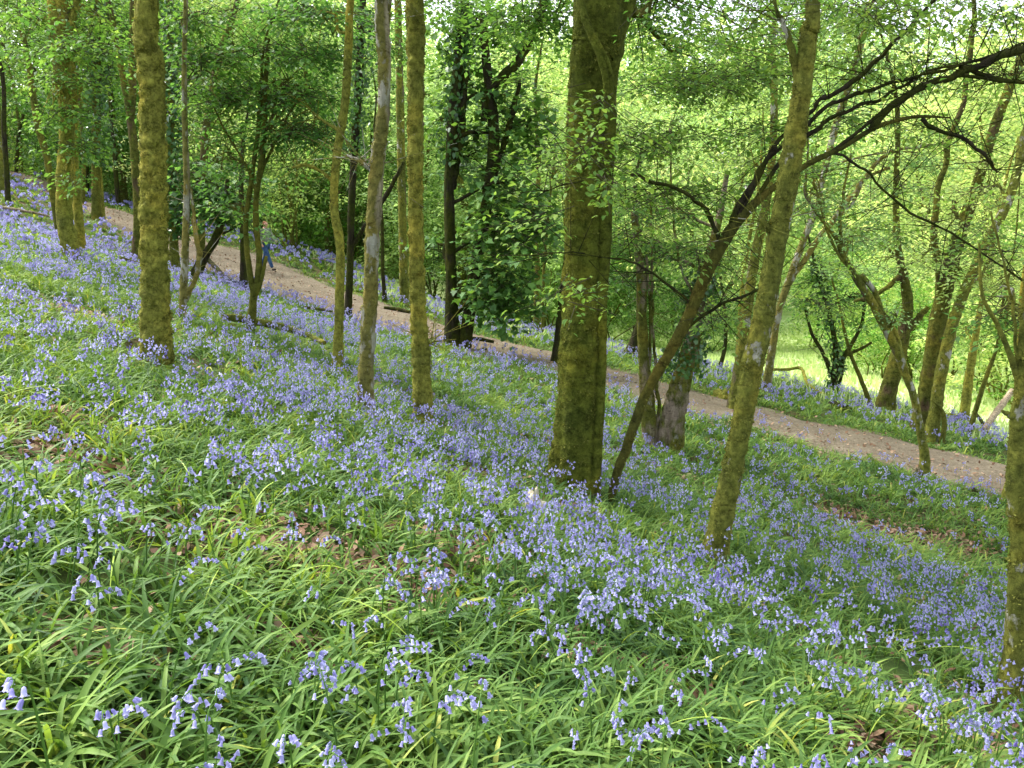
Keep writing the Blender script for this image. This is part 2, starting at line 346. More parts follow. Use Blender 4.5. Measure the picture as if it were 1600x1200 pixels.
# ------------------------------------------------------------------ ground
def make_ground():
    def ax(lo, hi, n, k):
        s = np.linspace(-1, 1, n); return np.sign(s) * (np.abs(s) ** k) * np.where(s < 0, -lo, hi)
    xs = ax(-260, 260, 301, 2.3); ys = 4 + ax(-60, 340, 321, 2.3)
    X, Y = np.meshgrid(xs, ys); x, y = X.ravel(), Y.ravel()
    V = np.stack([x, y, height(x, y)], 1)
    n, m = len(xs), len(ys)
    i = (np.arange(m - 1)[:, None] * n + np.arange(n - 1)[None]).ravel()
    pd = path_d(x, y); bc = beyond_crest(x, y)
    meadow = np.clip((bc - .5) / 4, 0, 1) * np.clip((y - 14) / 4, 0, 1) * np.clip((x + 12) / 10, 0, 1)
    mat, nt, out = newmat('woodland_floor')
    a = nd(nt, 'ShaderNodeAttribute', attribute_name='rnd')
    tc = nt.nodes.new('ShaderNodeTexCoord').outputs['Object']
    soil = ramp(nt, noise(nt, 14, 8, tc), [(.35, (.035, .03, .012)), (.55, (.10, .07, .035)), (.72, (.22, .15, .09))])
    green = ramp(nt, noise(nt, 3, 8, tc), [(.35, (.03, .055, .012)), (.65, (.07, .11, .025))])
    base = mix(nt, ramp(nt, noise(nt, .8, 5, tc), [(.38, (0, 0, 0)), (.55, (1, 1, 1))]), soil, green)
    mead = ramp(nt, noise(nt, .9, 8, tc), [(.3, (.36, .46, .18)), (.7, (.60, .68, .36))])  # sunlit bleaching of the meadow put into the ground colour
    c = mix(nt, a.outputs['Fac'], base, mead)
    p = nd(nt, 'ShaderNodeBsdfPrincipled'); nt.links.new(c, p.inputs['Base Color']); p.inputs['Roughness'].default_value = 1; p.inputs['Specular IOR Level'].default_value = .1
    b = nd(nt, 'ShaderNodeBump'); b.inputs['Strength'].default_value = .7; b.inputs['Distance'].default_value = .06
    nt.links.new(noise(nt, 12, 8, tc), b.inputs['Height']); nt.links.new(b.outputs[0], p.inputs['Normal']); nt.links.new(p.outputs[0], out.inputs[0])
    o = build('ground', [(V, np.stack([i, i + 1, i + n + 1, i + n], 1), 0, meadow)], [mat]); tag(o, kind='structure')
    # footpath: a sheet just over the ground, ragged edges
    k = 400; C = resamp(PC, k); H = np.interp(np.linspace(0, 1, k), np.linspace(0, 1, len(PH)), PH)
    T = np.gradient(C, axis=0); T /= np.linalg.norm(T, axis=1)[:, None]; N = np.stack([-T[:, 1], T[:, 0]], 1)
    ww = np.linspace(-1, 1, 13)
    jag = .34 * np.sin(np.arange(k) * .55) + .15 * np.sin(np.arange(k) * 1.31 + 1) + R.normal(0, .08, k)
    off = ww[None] * (H + .25 + jag * .5)[:, None]
    P2 = C[:, None] + N[:, None] * off[..., None]
    x, y = P2[..., 0].ravel(), P2[..., 1].ravel()
    z = height(x, y) + .03 * (1 - np.abs(np.tile(ww, k)) ** 4) - .004
    V = np.stack([x, y, z], 1)
    i = (np.arange(k - 1)[:, None] * 13 + np.arange(12)[None]).ravel()
    mat, nt, out = newmat('trodden_earth')
    tc = nt.nodes.new('ShaderNodeTexCoord').outputs['Object']
    c1 = ramp(nt, noise(nt, 1.6, 7, tc), [(.3, (.085, .068, .048)), (.5, (.16, .133, .095)), (.68, (.26, .222, .165))])
    c2 = ramp(nt, noise(nt, 22, 6, tc, .75), [(.35, (.055, .04, .025)), (.5, (.16, .13, .09)), (.68, (.36, .30, .22))])
    c = mix(nt, .6, c1, c2)
    p = nd(nt, 'ShaderNodeBsdfPrincipled'); nt.links.new(c, p.inputs['Base Color']); p.inputs['Roughness'].default_value = 1; p.inputs['Specular IOR Level'].default_value = .1
    b = nd(nt, 'ShaderNodeBump'); b.inputs['Strength'].default_value = .8; b.inputs['Distance'].default_value = .05
    nt.links.new(noise(nt, 18, 8, tc), b.inputs['Height']); nt.links.new(b.outputs[0], p.inputs['Normal']); nt.links.new(p.outputs[0], out.inputs[0])
    o = build('path', [(V, np.stack([i, i + 1, i + 14, i + 13], 1))], [mat]); tag(o, kind='structure')
make_ground()

# ------------------------------------------------------------------ ground cover
LITTER = [(885, 800, .30), (1108, 905, .16), (930, 805, .2), (480, 862, 1.0), (540, 890, .6), (700, 862, .5), (645, 950, .35), (960, 1045, .35), (1370, 828, 1.1), (1290, 800, .6), (1470, 850, .9),
          (1500, 1165, .6), (1420, 1130, .4), (190, 1040, .22), (130, 492, 1.1), (90, 715, .5), (150, 745, .35), (60, 700, .4), (420, 1010, .2), (1060, 1100, .2), (910, 1020, .2), (590, 905, .4), (745, 850, .3), (1330, 1160, .3), (120, 660, .4)]
LP = np.array([[*on_ground(u, v)[:2], r] for u, v, r in LITTER])
def litter_f(x, y):
    """1 in the bare leaf-litter patches"""
    out = np.zeros(len(x))
    for lx, ly, r in LP:
        out = np.maximum(out, np.exp(-(((x - lx) / r) ** 2 + ((y - ly) / (r * .55)) ** 2) * 1.2))
    return out
TRUNKS = []   # (x, y, r) filled by the trees, read by the ground cover
def sector(r0, r1, n, half=.74, rng=R):
    th = rng.uniform(-half, half, n); r = np.sqrt(rng.uniform(r0 ** 2, r1 ** 2, n))
    return r * np.sin(th), r * np.cos(th)
def strap_leaves(x, y, seg, wid, length, rng, across=2, flatten=0.0, shade=0.0):
    n = len(x); z = height(x, y) - .01
    low = n3(np.stack([x, y, 0 * x], 1), (.5, .5, 1), 21)
    az = rng.uniform(0, 2 * np.pi, n)
    dx, dy = np.cos(az) + .55 + .4 * low, np.sin(az) - .25
    a = np.hypot(dx, dy) + 1e-6; dx, dy = dx / a, dy / a
    L = length * rng.uniform(.55, 1.3, n); W = wid * rng.uniform(.45, 1.45, n)
    th0 = rng.uniform(.1, .75, n) + flatten; bend = rng.uniform(.7, 2.0, n)
    t = np.linspace(0, 1, seg + 1)
    ang = th0[:, None] + bend[:, None] * t[None] ** 1.2
    st = L[:, None] / seg
    hx = np.concatenate([np.zeros((n, 1)), np.cumsum(np.sin((ang[:, 1:] + ang[:, :-1]) / 2) * st, 1)], 1)
    hz = np.concatenate([np.zeros((n, 1)), np.cumsum(np.cos((ang[:, 1:] + ang[:, :-1]) / 2) * st, 1)], 1)
    px, py = x[:, None] + dx[:, None] * hx, y[:, None] + dy[:, None] * hx
    slope_z = (-.3 * dx - .13 * dy)[:, None] * hx
    pz = z[:, None] + np.maximum(hz + slope_z * .6, slope_z + .008 + .012 * t[None])
    sx, sy = -dy, dx
    tw = rng.normal(0, .5, n)
    w = W[:, None] * np.clip(.75 + t * .9 - 1.62 * t ** 3, .04, 1)[None] * .5
    C = np.stack([px, py, pz], -1)
    S = np.stack([sx[:, None] * np.ones_like(px), sy[:, None] * np.ones_like(px), tw[:, None] * t[None]], -1)
    rs = np.clip(rng.normal(.45, .15, n) + .14 * low + .12 * n3(np.stack([x, y, 0 * x], 1), (1.6, 1.6, 1), 23), 0, 1)
    rs = np.where(rng.random(n) < .012, 1.0, rs)
    if across == 3:
        Vv = np.stack([C - S * w[..., None], C - np.array([0, 0, 1]) * w[..., None] * .35, C + S * w[..., None]], 2)
    else:
        Vv = np.stack([C - S * w[..., None], C + S * w[..., None]], 2)
    k = across; per = (seg + 1) * k
    base = (np.arange(n) * per)[:, None, None] + (np.arange(seg) * k)[None, :, None] + np.arange(k - 1)[None, None]
    f = np.stack([base, base + 1, base + k + 1, base + k], -1).reshape(-1, 4)
    return Vv.reshape(-1, 3), f, 0, np.repeat(rs, per)
def veg_keep(x, y, rng, edge=.1):
    pd = path_d(x, y); keep = (pd > edge + rng.normal(0, .16, len(x)) - (.25 * rng.random(len(x)) if edge < .1 else 0))
    for tx, ty, tr in TRUNKS: keep &= np.hypot(x - tx, y - ty) > tr * 1.05
    return keep
def make_cover():
    rng = np.random.default_rng(11)
    G = []
    for r0, r1, dens, seg, w, L, ac in ((1.2, 4.6, 270, 6, .0145, .26, 3), (4.6, 8.5, 230, 4, .0115, .25, 2), (8.5, 15, 130, 3, .014, .25, 2), (15, 24, 55, 3, .020, .25, 2), (24, 48, 9, 2, .045, .28, 2)):
        area = .74 * (r1 ** 2 - r0 ** 2); nc = int(area * dens)
        x, y = sector(r0, r1, nc, rng=rng)
        lf = litter_f(x, y); k = rng.random(nc) > lf * .95
        bare = n3(np.stack([x, y, 0 * x], 1), (.45, .45, 1), 77); k &= rng.random(nc) > np.clip((bare - .30) * 1.6, 0, .75)
        k &= veg_keep(x, y, rng); bc = beyond_crest(x, y); k &= ~((bc > 2.5) & (y > 15))
        x, y = x[k], y[k]
        m = 6
        x = np.repeat(x, m) + rng.normal(0, .018, len(x) * m); y = np.repeat(y, m) + rng.normal(0, .018, len(y) * m)
        G.append(strap_leaves(x, y, seg, w, L, rng, ac))
    # fallen pale flower stalks lying through the leaves
    x, y = sector(1.6, 6.5, 60, rng=rng)
    g = strap_leaves(x, y, 12, .0055, .55, rng, 2, .35); G.append((g[0] + [0, 0, .05], g[1], 1, np.full(len(g[0]), 1.0)))
    o = build('bluebell_leaves', G, [M['strap'], M['stalk']]); tag(o, 'strappy arching green bluebell leaves carpeting the whole slope', 'foliage', kind='stuff')
    # meadow and bank grass
    G = []
    x, y = sector(16, 60, 60000, rng=rng)
    bc = beyond_crest(x, y); k = (bc > -1.5) & (x > -14) & veg_keep(x, y, rng); x, y = x[k], y[k]
    n = len(x); z = height(x, y)
    az = rng.uniform(0, 6.28, n); h = rng.uniform(.08, .3, n); w = .02 + .0012 * y
    A = np.stack([x, y, z], 1); s = np.stack([np.cos(az), np.sin(az), 0 * az], 1) * w[:, None]
    T = A + np.stack([rng.normal(0, .07, n), rng.normal(0, .07, n), h], 1)
    V = np.stack([A - s, A + s, T], 1).reshape(-1, 3)
    G.append((V, np.arange(n * 3).reshape(-1, 3), 0, np.repeat(rng.uniform(.2, .9, n), 3)))
    o = build('grass', G, [M['meadow']], smooth_=False); tag(o, 'bright sunlit grass of the valley meadow below the path', 'grass', kind='stuff')
    # path edge grass fringe
    i = rng.integers(5, len(PC) - 5, 26000); sgn = np.where(rng.random(len(i)) < .5, 1, -1)
    d = sgn * (PH[i] + rng.exponential(.5, len(i)) - .12)
    N = np.stack([-_T[i, 1], _T[i, 0]], 1); p = PC[i] + N * d[:, None] + _T[i] * rng.uniform(-.4, .4, (len(i), 1))
    g = strap_leaves(p[:, 0], p[:, 1], 2, .014, .13, rng, 2)
    o = build('verge_grass', [g], [M['strap']]); tag(o, 'short green grass fringing both edges of the dirt path', 'grass', kind='stuff')
    # dead leaves
    P = []
    for lx, ly, r in LP:
        n = int(520 * r * r + 80); P.append(np.stack([lx + rng.normal(0, r * .62, n), ly + rng.normal(0, r * .36, n)], 1))
    x, y = sector(1.4, 16, 7000, rng=rng); P.append(np.stack([x, y], 1))
    i = rng.integers(5, len(PC) - 5, 5000); p = PC[i] + rng.normal(0, 1.1, (len(i), 2)); P.append(p)
    P = np.vstack(P); n = len(P)
    z = height(P[:, 0], P[:, 1]) + rng.uniform(.012, .05, n)
    far = np.hypot(P[:, 0], P[:, 1])
    v, f, r = leaves(np.column_stack([P, z]), rng.normal(size=(n, 3)) * [1, 1, .25], np.array([.2, 0, 1.]) + rng.normal(size=(n, 3)) * .35, rng.uniform(.03, .075, n) * (1 + far * .012), OVAL, rng.random(n), droop=-.3)
    o = build('leaf_litter', [(v, f, 0, r)], [M['litter']]); tag(o, 'brown dead leaves lying in bare patches and along the path', 'leaves', kind='stuff')

# ------------------------------------------------------------------ bluebells
def bell_mesh(rng, seg=6):
    """one hanging bell pointing -z from the origin, flared with turned back tips"""
    prof = [(0, .0015), (.003, .0055), (.010, .0068), (.019, .0075), (.024, .0115), (.0235, .015)]
    V = []; th = np.arange(seg * 2) / (seg * 2) * 2 * np.pi
    for k, (z, r) in enumerate(prof):
        tip = np.where(np.arange(seg * 2) % 2 == 0, 1, .55 if k == 5 else (.8 if k == 4 else 1))
        V.append(np.stack([np.cos(th) * r * tip, np.sin(th) * r * tip, -(z + (1 - tip) * -.004) * np.ones_like(th)], 1))
    V = np.vstack(V); n = seg * 2
    i = (np.arange(5)[:, None] * n + np.arange(n)[None]).ravel(); j = (np.arange(5)[:, None] * n + (np.arange(n)[None] + 1) % n).ravel()
    return V, np.stack([i, j, j + n, i + n], 1)
def make_individuals(pts):
    rng = np.random.default_rng(5)
    bv, bf = bell_mesh(rng)
    bells = []
    for k in range(4):
        me = build('bell', [(bv * (.68, .68, .76), bf, 0, np.full(len(bv), (.25, .45, .65, .85)[k]) + np.clip(-bv[:, 2] * 8, 0, .2))], [M['bell']])
        bells.append(me.data); bpy.data.objects.remove(me)
    protos = []
    for k in range(9):
        H = rng.uniform(.25, .37); lean = rng.uniform(.015, .06)
        root = bpy.data.objects.new('bluebell', None)
        S = np.array([(0, 0, -.02), (lean * .2, 0, H * .4), (lean * .6, 0, H * .75), (lean * 1.2, 0, H * .95), (lean * 1.9 + .02, 0, H), (lean * 1.9 + .05, 0, H - .02)])
        nb = int(rng.integers(7, 15))
        g = tube(S, [.0034, .003, .0026, .002, .0015, .001], 5, 16)
        curve = catmull(S, 60); parts = []
        for b in range(nb):
            q = curve[int(26 + 33 * b / max(1, nb - 1))]
            a = rng.normal(0, .9) if b < nb - 2 else rng.normal(0, .4)
            out = np.array([math.cos(a), math.sin(a), .25]); tip = q + out * rng.uniform(.011, .026)
            g += tube([q, q + out * .012 + [0, 0, .004], tip], [.0012, .001, .0012], 4, cap=False)
            parts.append((tip, a, rng.uniform(.15, .75), int(rng.integers(0, 4)), rng.uniform(.8, 1.15)))
        st = build('stem', withmat(g, 0, rng.uniform(.1, .6)), [M['stalk']])
        protos.append((st.data, parts)); bpy.data.objects.remove(st)
    for (x, y, z) in pts:
        stem, parts = protos[int(rng.integers(0, len(protos)))]
        root = empty('bluebell', (x, y, z), 'slender bluebell stalk with nodding blue bells on the near slope', 'bluebell', 'bluebells standing nearest on the slope', rng.uniform(-2.2, 2.2))
        s = rng.uniform(.85, 1.2); root.scale = (s, s, s); root.rotation_euler = (rng.normal(0, .08), rng.normal(.04, .08), root.rotation_euler[2])
        o = bpy.data.objects.new('stem', stem); COL.objects.link(o); o.parent = root
        for tip, a, til, mk, sc in parts:
            b = bpy.data.objects.new('bell', bells[mk]); COL.objects.link(b); b.parent = root
            b.location = tip; b.rotation_euler = (0, -til, a); b.scale = (sc, sc, sc)
def bell_cloud(pos, size, mode, rng, rs):
    """many simple flared bells hanging at pos; mode 3 = three sided, 2 = two crossed petals"""
    n = len(pos); k = mode
    az = rng.uniform(0, 6.28, n); til = rng.uniform(0, .9, n)
    ax = np.stack([np.cos(az) * np.sin(til), np.sin(az) * np.sin(til), -np.cos(til)], 1)
    s = np.cross(ax, [.3, .5, .1]); s /= np.linalg.norm(s, axis=1)[:, None]; t = np.cross(ax, s)
    if k == 2:
        a0 = rng.uniform(0, 6.28, n)[:, None]
        d = s * np.cos(a0) + t * np.sin(a0); e = -s * np.sin(a0) + t * np.cos(a0)
        sz = size[:, None]
        V = np.stack([pos - d * .22 * sz, pos + d * .22 * sz, pos + ax * sz + d * .5 * sz, pos + ax * sz - d * .5 * sz,
                      pos - e * .22 * sz, pos + e * .22 * sz, pos + ax * sz + e * .5 * sz, pos + ax * sz - e * .5 * sz], 1)
        b = np.arange(n)[:, None] * 8
        f = np.vstack([b + [[0, 1, 2, 3]], b + [[4, 5, 6, 7]]])
        return V.reshape(-1, 3), f, 0, np.repeat(rs, 8)
    V = []
    for lev, rr in ((0, .2), (.65, .32), (1, .62)):
        for q in range(k):
            a = q * 2 * math.pi / k
            V.append(pos + ax * (lev * size)[:, None] + (s * math.cos(a) + t * math.sin(a)) * (rr * size)[:, None])
    V = np.stack(V, 1); b = np.arange(n)[:, None] * (3 * k); f = []
    for lev in range(2):
        for q in range(k):
            f.append(b + [[lev * k + q, lev * k + (q + 1) % k, (lev + 1) * k + (q + 1) % k, (lev + 1) * k + q]])
    return V.reshape(-1, 3), np.vstack(f), 0, np.repeat(rs, 3 * k)
def flower_density(x, y):
    """relative number of flower stalks: drifts and gaps as in the wood"""
    p = np.stack([x, y, 0 * x], 1)
    d = .72 + .65 * n3(p, (.35, .35, 1), 41) + .7 * n3(p, (1.3, 1.3, 1), 42)
    r = np.hypot(x, y)
    d *= np.clip((r - .8) / 2.8, .52, 1) + .45 * np.exp(-((x - 1.1) ** 2 + (y - 4.0) ** 2) / 1.2) + .25 * np.exp(-((x - 1.8) ** 2 + (y - 3.2) ** 2) / 1.0)
    d *= np.where((x < -.4) & (y < 4.5), .7, 1)
    d *= 1 - .28 * np.clip((x - .5) / 2, 0, 1) * np.clip((y - 3.8) / 2, 0, 1)
    d *= 1 - .7 * litter_f(x, y)
    return np.clip(d, .04, 2)
def make_bluebells():
    rng = np.random.default_rng(31)
    x, y = sector(1.7, 10, int(.74 * (100 - 2.9) * 120), rng=rng)
    k = (rng.random(len(x)) < flower_density(x, y) * .50) & veg_keep(x, y, rng); x, y = x[k], y[k]
    # those inside the frame, nearest first, stand as single plants
    z = height(x, y)
    d = np.stack([x, y * CP - (z + .2) * SP, y * SP + (z + .2) * CP], 1)      # camera right, forward, up
    inview = (np.abs(d[:, 0] / d[:, 1]) < .64) & (d[:, 2] / d[:, 1] > -.50)
    idx = np.where(inview)[0]; idx = idx[np.argsort(np.hypot(x[idx], y[idx]))][:300]
    print('individual bluebells reach', np.hypot(x[idx], y[idx]).max(), 'of', len(x))
    make_individuals(np.stack([x[idx], y[idx], z[idx]], 1))
    rest = np.ones(len(x), bool); rest[idx] = False
    G = []
    def band(x, y, nb, mode, size, stemw, H=.33, rmul=1):
        n = len(x); z = height(x, y)
        az = rng.uniform(0, 6.28, n); h = H * rng.uniform(.7, 1.25, n); ln = rng.uniform(.01, .06, n)
        A = np.stack([x, y, z], 1)
        lx, ly = np.cos(az) * ln + .02, np.sin(az) * ln
        Mi = A + np.stack([lx * .4, ly * .4, h * .6], 1); B = A + np.stack([lx, ly, h], 1)
        for p, q in ((A, Mi), (Mi, B)):
            v, f = twig_quads(p, q, stemw); G.append((v, f, 1, np.repeat(np.clip(rng.normal(.35, .2, n), 0, .8), 6)))
        t = rng.uniform(0, 1, (n, nb)) ** .8
        top = Mi[:, None] + (B - Mi)[:, None] * (.35 + .65 * t)[..., None]
        off = np.stack([np.cos(az)[:, None] + rng.normal(0, .8, (n, nb)), np.sin(az)[:, None] + rng.normal(0, .8, (n, nb)), rng.normal(.2, .3, (n, nb))], -1) * (.02 + .3 * size)
        P = (top + off).reshape(-1, 3)
        rs = np.clip(np.repeat(rng.normal(.5, .18, n), nb) + rng.normal(0, .15, n * nb), 0, 1)
        G.append(bell_cloud(P, size * rng.uniform(.75, 1.25, n * nb), mode, rng, rs))
    band(x[rest], y[rest], 9, 3, .0165, .0018)
    x, y = sector(10, 17, int(.74 * 189 * 60), rng=rng); k = (rng.random(len(x)) < flower_density(x, y) * .5) & veg_keep(x, y, rng, -.05)
    k &= ~((beyond_crest(x, y) > 1.5)); band(x[k], y[k], 8, 2, .019, .0025)
    x, y = sector(17, 30, int(.74 * 611 * 24), rng=rng); k = (rng.random(len(x)) < flower_density(x, y)) & veg_keep(x, y, rng, 0.05)
    k &= ~((beyond_crest(x, y) > 2.0)); band(x[k], y[k], 6, 2, .030, .0035)
    x, y = sector(30, 50, int(.74 * 1600 * 8), rng=rng); k = (rng.random(len(x)) < flower_density(x, y)) & veg_keep(x, y, rng, 0.05)
    k &= ~((beyond_crest(x, y) > 3.0)); band(x[k], y[k], 6, 2, .06, .005)
    o = build('bluebells', G, [M['bell'], M['stalk']], smooth_=False); tag(o, 'drifts of violet blue bluebells covering the slope into the distance', 'bluebells', kind='stuff')

# ------------------------------------------------------------------ trees
def limb_mesh(P, rad, rng, seg=8, n=None, lump=.08):
    n = n or max(12, 6 * len(P)); D = catmull(np.column_stack([np.asarray(P, float), rad]), n)
    L = np.linalg.norm(np.diff(D[:, :3], axis=0), axis=1).sum(); e = np.sin(np.linspace(0, np.pi, n)) ** .5
    k = rng.normal(size=(n, 3)); k[1:-1] = .25 * k[:-2] + .5 * k[1:-1] + .25 * k[2:]; D[:, :3] += k * (.010 * L ** .7 * e)[:, None]
    return tube(D[:, :3], np.maximum(D[:, 3], .002) * rng.uniform(.85, 1.12, n), seg, None, lump, (5, 5, 7), int(rng.integers(1, 999)), cap=True)
def wander(a, b, k, amp, rng, sag=0.0):
    t = np.linspace(0, 1, k)[:, None]; L = np.linalg.norm(b - a)
    P = a + (b - a) * t; w = rng.normal(size=(k, 3)) * amp * L; w[0] = 0; w[-1] = 0
    P = P + w; P[:, 2] += sag * L * np.sin(t[:, 0] * np.pi)
    return P
DENS = 2.4
def tree(name, label, bark, pts, Y=None, ext=4.0, limbs=(), crown=(), leaf='mid', tmpl=RHOMB, size=.075, m=12, slen=.55, seg=20, lump=.07, flare=(.5, .35),
         over=0, seed=1, flute=0, group=None, cat='tree', res=None, ivy=(), twigs=True, extra=(), leafy='crown', lumpfreq=(5, 5, 8), lbark=None, autolimb=True, dens=None, mossy=None, fuzz=0):
    rng = np.random.default_rng(seed * 13 + 5)
    u0, v0 = pts[0][:2]
    if Y is None: base = on_ground(u0, v0); Y = base[1]
    P = [at(p[0], p[1], Y + (p[3] if len(p) > 3 else 0)) for p in pts]; lean = np.gradient(np.array([p[:2] for p in pts], float), axis=0); lean = np.abs(lean[:, 1]) / (np.hypot(lean[:, 0], lean[:, 1]) + 1e-6)
    W = [.83 * max(.62, lean[i_]) * p[2] / F * (Y + (p[3] if len(p) > 3 else 0)) / 2 for i_, p in enumerate(pts)]
    gz = height(P[0][0], P[0][1])[0]
    if P[0][2] - gz > .05:      # its foot is hidden behind the rise: carry it down to the ground
        dirn = (P[0] - P[1]) / np.linalg.norm(P[0] - P[1]); dirn[2] = min(dirn[2], -.5); k = (P[0][2] - gz) / -dirn[2]
        foot = P[0] + dirn * k; foot[2] = height(foot[0], foot[1])[0]; P.insert(0, foot); W.insert(0, W[0] * 1.1)
    base = P[0].copy()
    P.insert(0, P[0] - (P[1] - P[0]) / np.linalg.norm(P[1] - P[0]) * .15); W.insert(0, W[0])
    if ext:
        d = (P[-1] - P[-2]) / np.linalg.norm(P[-1] - P[-2]); d[2] = max(d[2], .6); d /= np.linalg.norm(d)
        e1 = P[-1] + d * ext * .5 + rng.normal(0, .05 * ext, 3) * [1, 1, 0]; e2 = e1 + d * ext * .5 + rng.normal(0, .06 * ext, 3)
        P += [e1, e2]; W += [W[-1] * .75, W[-1] * .3]
    P = np.array(P); W = np.array(W)
    TRUNKS.append((base[0], base[1], W[1] * 1.2))
    root = empty(name, base, label, cat, group)
    Ltot = np.linalg.norm(np.diff(P, axis=0), axis=1).sum()
    n = res or int(np.clip(Ltot / max(.05, Y * .006), 24, 260))
    g = tube(P, W, seg, n, lump, lumpfreq, seed, flute=flute, flare=flare)
    for ex in extra:       # more stems of the same trunk
        Pe = [at(p[0], p[1], Y + (p[3] if len(p) > 3 else 0)) for p in ex]; We = [p[2] / F * Y / 2 for p in ex]
        g += tube(Pe, We, seg, max(20, n // 2), lump, lumpfreq, seed + 3)
    def rel(g): return [(q[0] - base, *q[1:]) for q in g]
    if mossy is None and 'moss' in bark: mossy = ([(1150, .62), (500, .5), (-100, .34)], .30 * (1 if seed % 3 else -1))
    if mossy:   # how far up and on which side the moss grows: [(photo v, amount)...], amount on the left side added
        zs = [at(u0, a, Y)[2] for a, b in mossy[0]][::-1]; vs_ = [b for a, b in mossy[0]][::-1]; g2 = []
        for q in g:
            V_ = q[0]; cx = np.interp(V_[:, 2], P[:, 2], P[:, 0]); wr = np.interp(V_[:, 2], P[:, 2], W)
            g2.append((V_, q[1], 0, np.clip(np.interp(V_[:, 2], zs, vs_) - mossy[1] * (V_[:, 0] - cx) / wr, 0, 1)))
        g = g2
    if fuzz:    # tufts of moss standing off the bark
        V_ = g[0][0]; nr = V_.shape[0] // seg; k = rng.integers(0, (nr - 2) * seg, fuzz); t = rng.random((fuzz, 1))
        X = V_[k] * (1 - t) + V_[k + seg] * t; c = X * 0; ring = V_.reshape(nr, seg, 3).mean(1)[k // seg]; N = X - ring; N[:, 2] = 0; N /= np.linalg.norm(N, axis=1)[:, None] + 1e-9
        fac = n3(X, (4, 4, 6), seed + 31); kk = (fac > -.25) & (X[:, 2] < at(u0, -60, Y)[2])
        if mossy: kk &= rng.random(fuzz) < np.clip(g[0][3][k] * 2 - .4, 0, 1)
        X, N, fac = X[kk], N[kk], fac[kk]; nn = len(X)
        v, f, rr = leaves(X - N * .004, N * .8 + rng.normal(size=(nn, 3)) * .5 + [0, 0, -.15], rng.normal(size=(nn, 3)) + [0, 0, 1], (.009 + .014 * np.clip(fac + .3, 0, 1)) * rng.uniform(.6, 1.3, nn), RHOMB, np.clip(.45 + .3 * fac + rng.normal(0, .2, nn), 0, 1))
        g = list(g) + [(v, f, 1, rr)]
    build('trunk', rel(g), [M[bark], M['moss_fuzz']], root)
    lb = M[lbark or bark]
    dense = catmull(np.column_stack([P, W]), 80)
    def nearest(c, below=True):
        q = dense[:, :3]; dd = np.linalg.norm(q - c, axis=1) + (np.maximum(0, q[:, 2] - c[2] + .2) * 2 if below else 0)
        k = int(np.argmin(dd)); return dense[k, :3], dense[k, 3]
    for L in limbs:
        Pl = [at(p[0], p[1], Y + (p[3] if len(p) > 3 else 0)) for p in L]; Wl = [p[2] / F * Y / 2 for p in L]
        gl = limb_mesh(Pl, Wl, rng)
        if twigs:
            c = catmull(np.array(Pl), 30); k = rng.integers(6, 30, 26); A = c[k]
            B = A + rng.normal(size=(26, 3)) * [.35, .35, .3] + [0, 0, .12]
            v, f = twig_quads(A, B, .004 + Y * .0002); gl.append((v, f))
        build('branch', rel(gl), [lb], root)
    G = []; tw = []
    S = []
    for b in crown:
        u, v, ru, rv, dY, ns = b[:6]; yd = Y + dY
        C = at(u, v, yd); rad = np.array([ru / F * yd, (b[6] if len(b) > 6 else max(.5, ru / F * yd * .9)), rv / F * yd])
        ns = int(ns * (dens or DENS)); q = rng.normal(size=(ns, 3)); q /= np.linalg.norm(q, axis=1)[:, None]; q *= rng.uniform(0, 1, (ns, 1)) ** .45
        # leave uneven gaps
        X = C + q * rad; keep = n3(X, 1.1 / max(.4, rad.mean()) * 1.2, seed + 70, 2) > -.45; X = X[keep]
        if leaf != 'dark':      # leaves lie in tilted tiers
            st = .42 + .012 * Y; off = .12 * X[:, 0] + .3 * np.sin(X[:, 0] * .7 + X[:, 1]); X[:, 2] = np.round((X[:, 2] + off) / st) * st - off + rng.normal(0, .07, len(X))
        X = X[X[:, 2] > height(X[:, 0], X[:, 1]) + .5]
        S.append(X)
        if autolimb:
            a, r = nearest(C); r = min(r, .12); Pl = wander(a, C + [0, 0, rad[2] * .3], 6, .05, rng, .08)
            gl = limb_mesh(Pl, np.linspace(max(.012, r * .45), .006, 6), rng, 6, 14, .05)
            k = min(len(X), 16); sel = X[rng.permutation(len(X))[:k]]
            c = catmull(Pl, 20); A = c[rng.integers(5, 20, k)]
            Md = (A + sel) / 2 + [0, 0, .05]
            for aa, bb, w in ((A, Md, .010), (Md, sel, .006)):
                v, f = twig_quads(aa, bb, w * (1 + Y * .02)); gl.append((v, f))
            build('branch', rel(gl), [lb], root)
    if over:    # the rest of the crown, above the top of the picture
        top = P[-1]
        over = int(over * 2.6)
        for k in range(7):
            C = top + rng.normal(0, 1, 3) * [2.2, 2.2, .8] + [0, 0, .4 - .7 * (k % 2)]
            q = rng.normal(size=(over // 7, 3)) * [1.2, 1.2, .7]; S.append(C + q)
    if S:
        X = np.vstack(S); az = rng.uniform(0, 6.28, len(X))
        (v, f, mi, r), (A, B) = sprays(X, az, m, slen, size, tmpl, rng)
        G.append((v, f, 0, r))
        tv, tf = twig_quads(A - (B - A) * .3, B, .0025 + Y * .00018)
        G.append((tv, tf, 1))
        build(leafy, rel([g_ for g_ in G]) if False else [(q[0] - base, *q[1:]) for q in G], [M[leaf], M['twig']], root, smooth_=False)
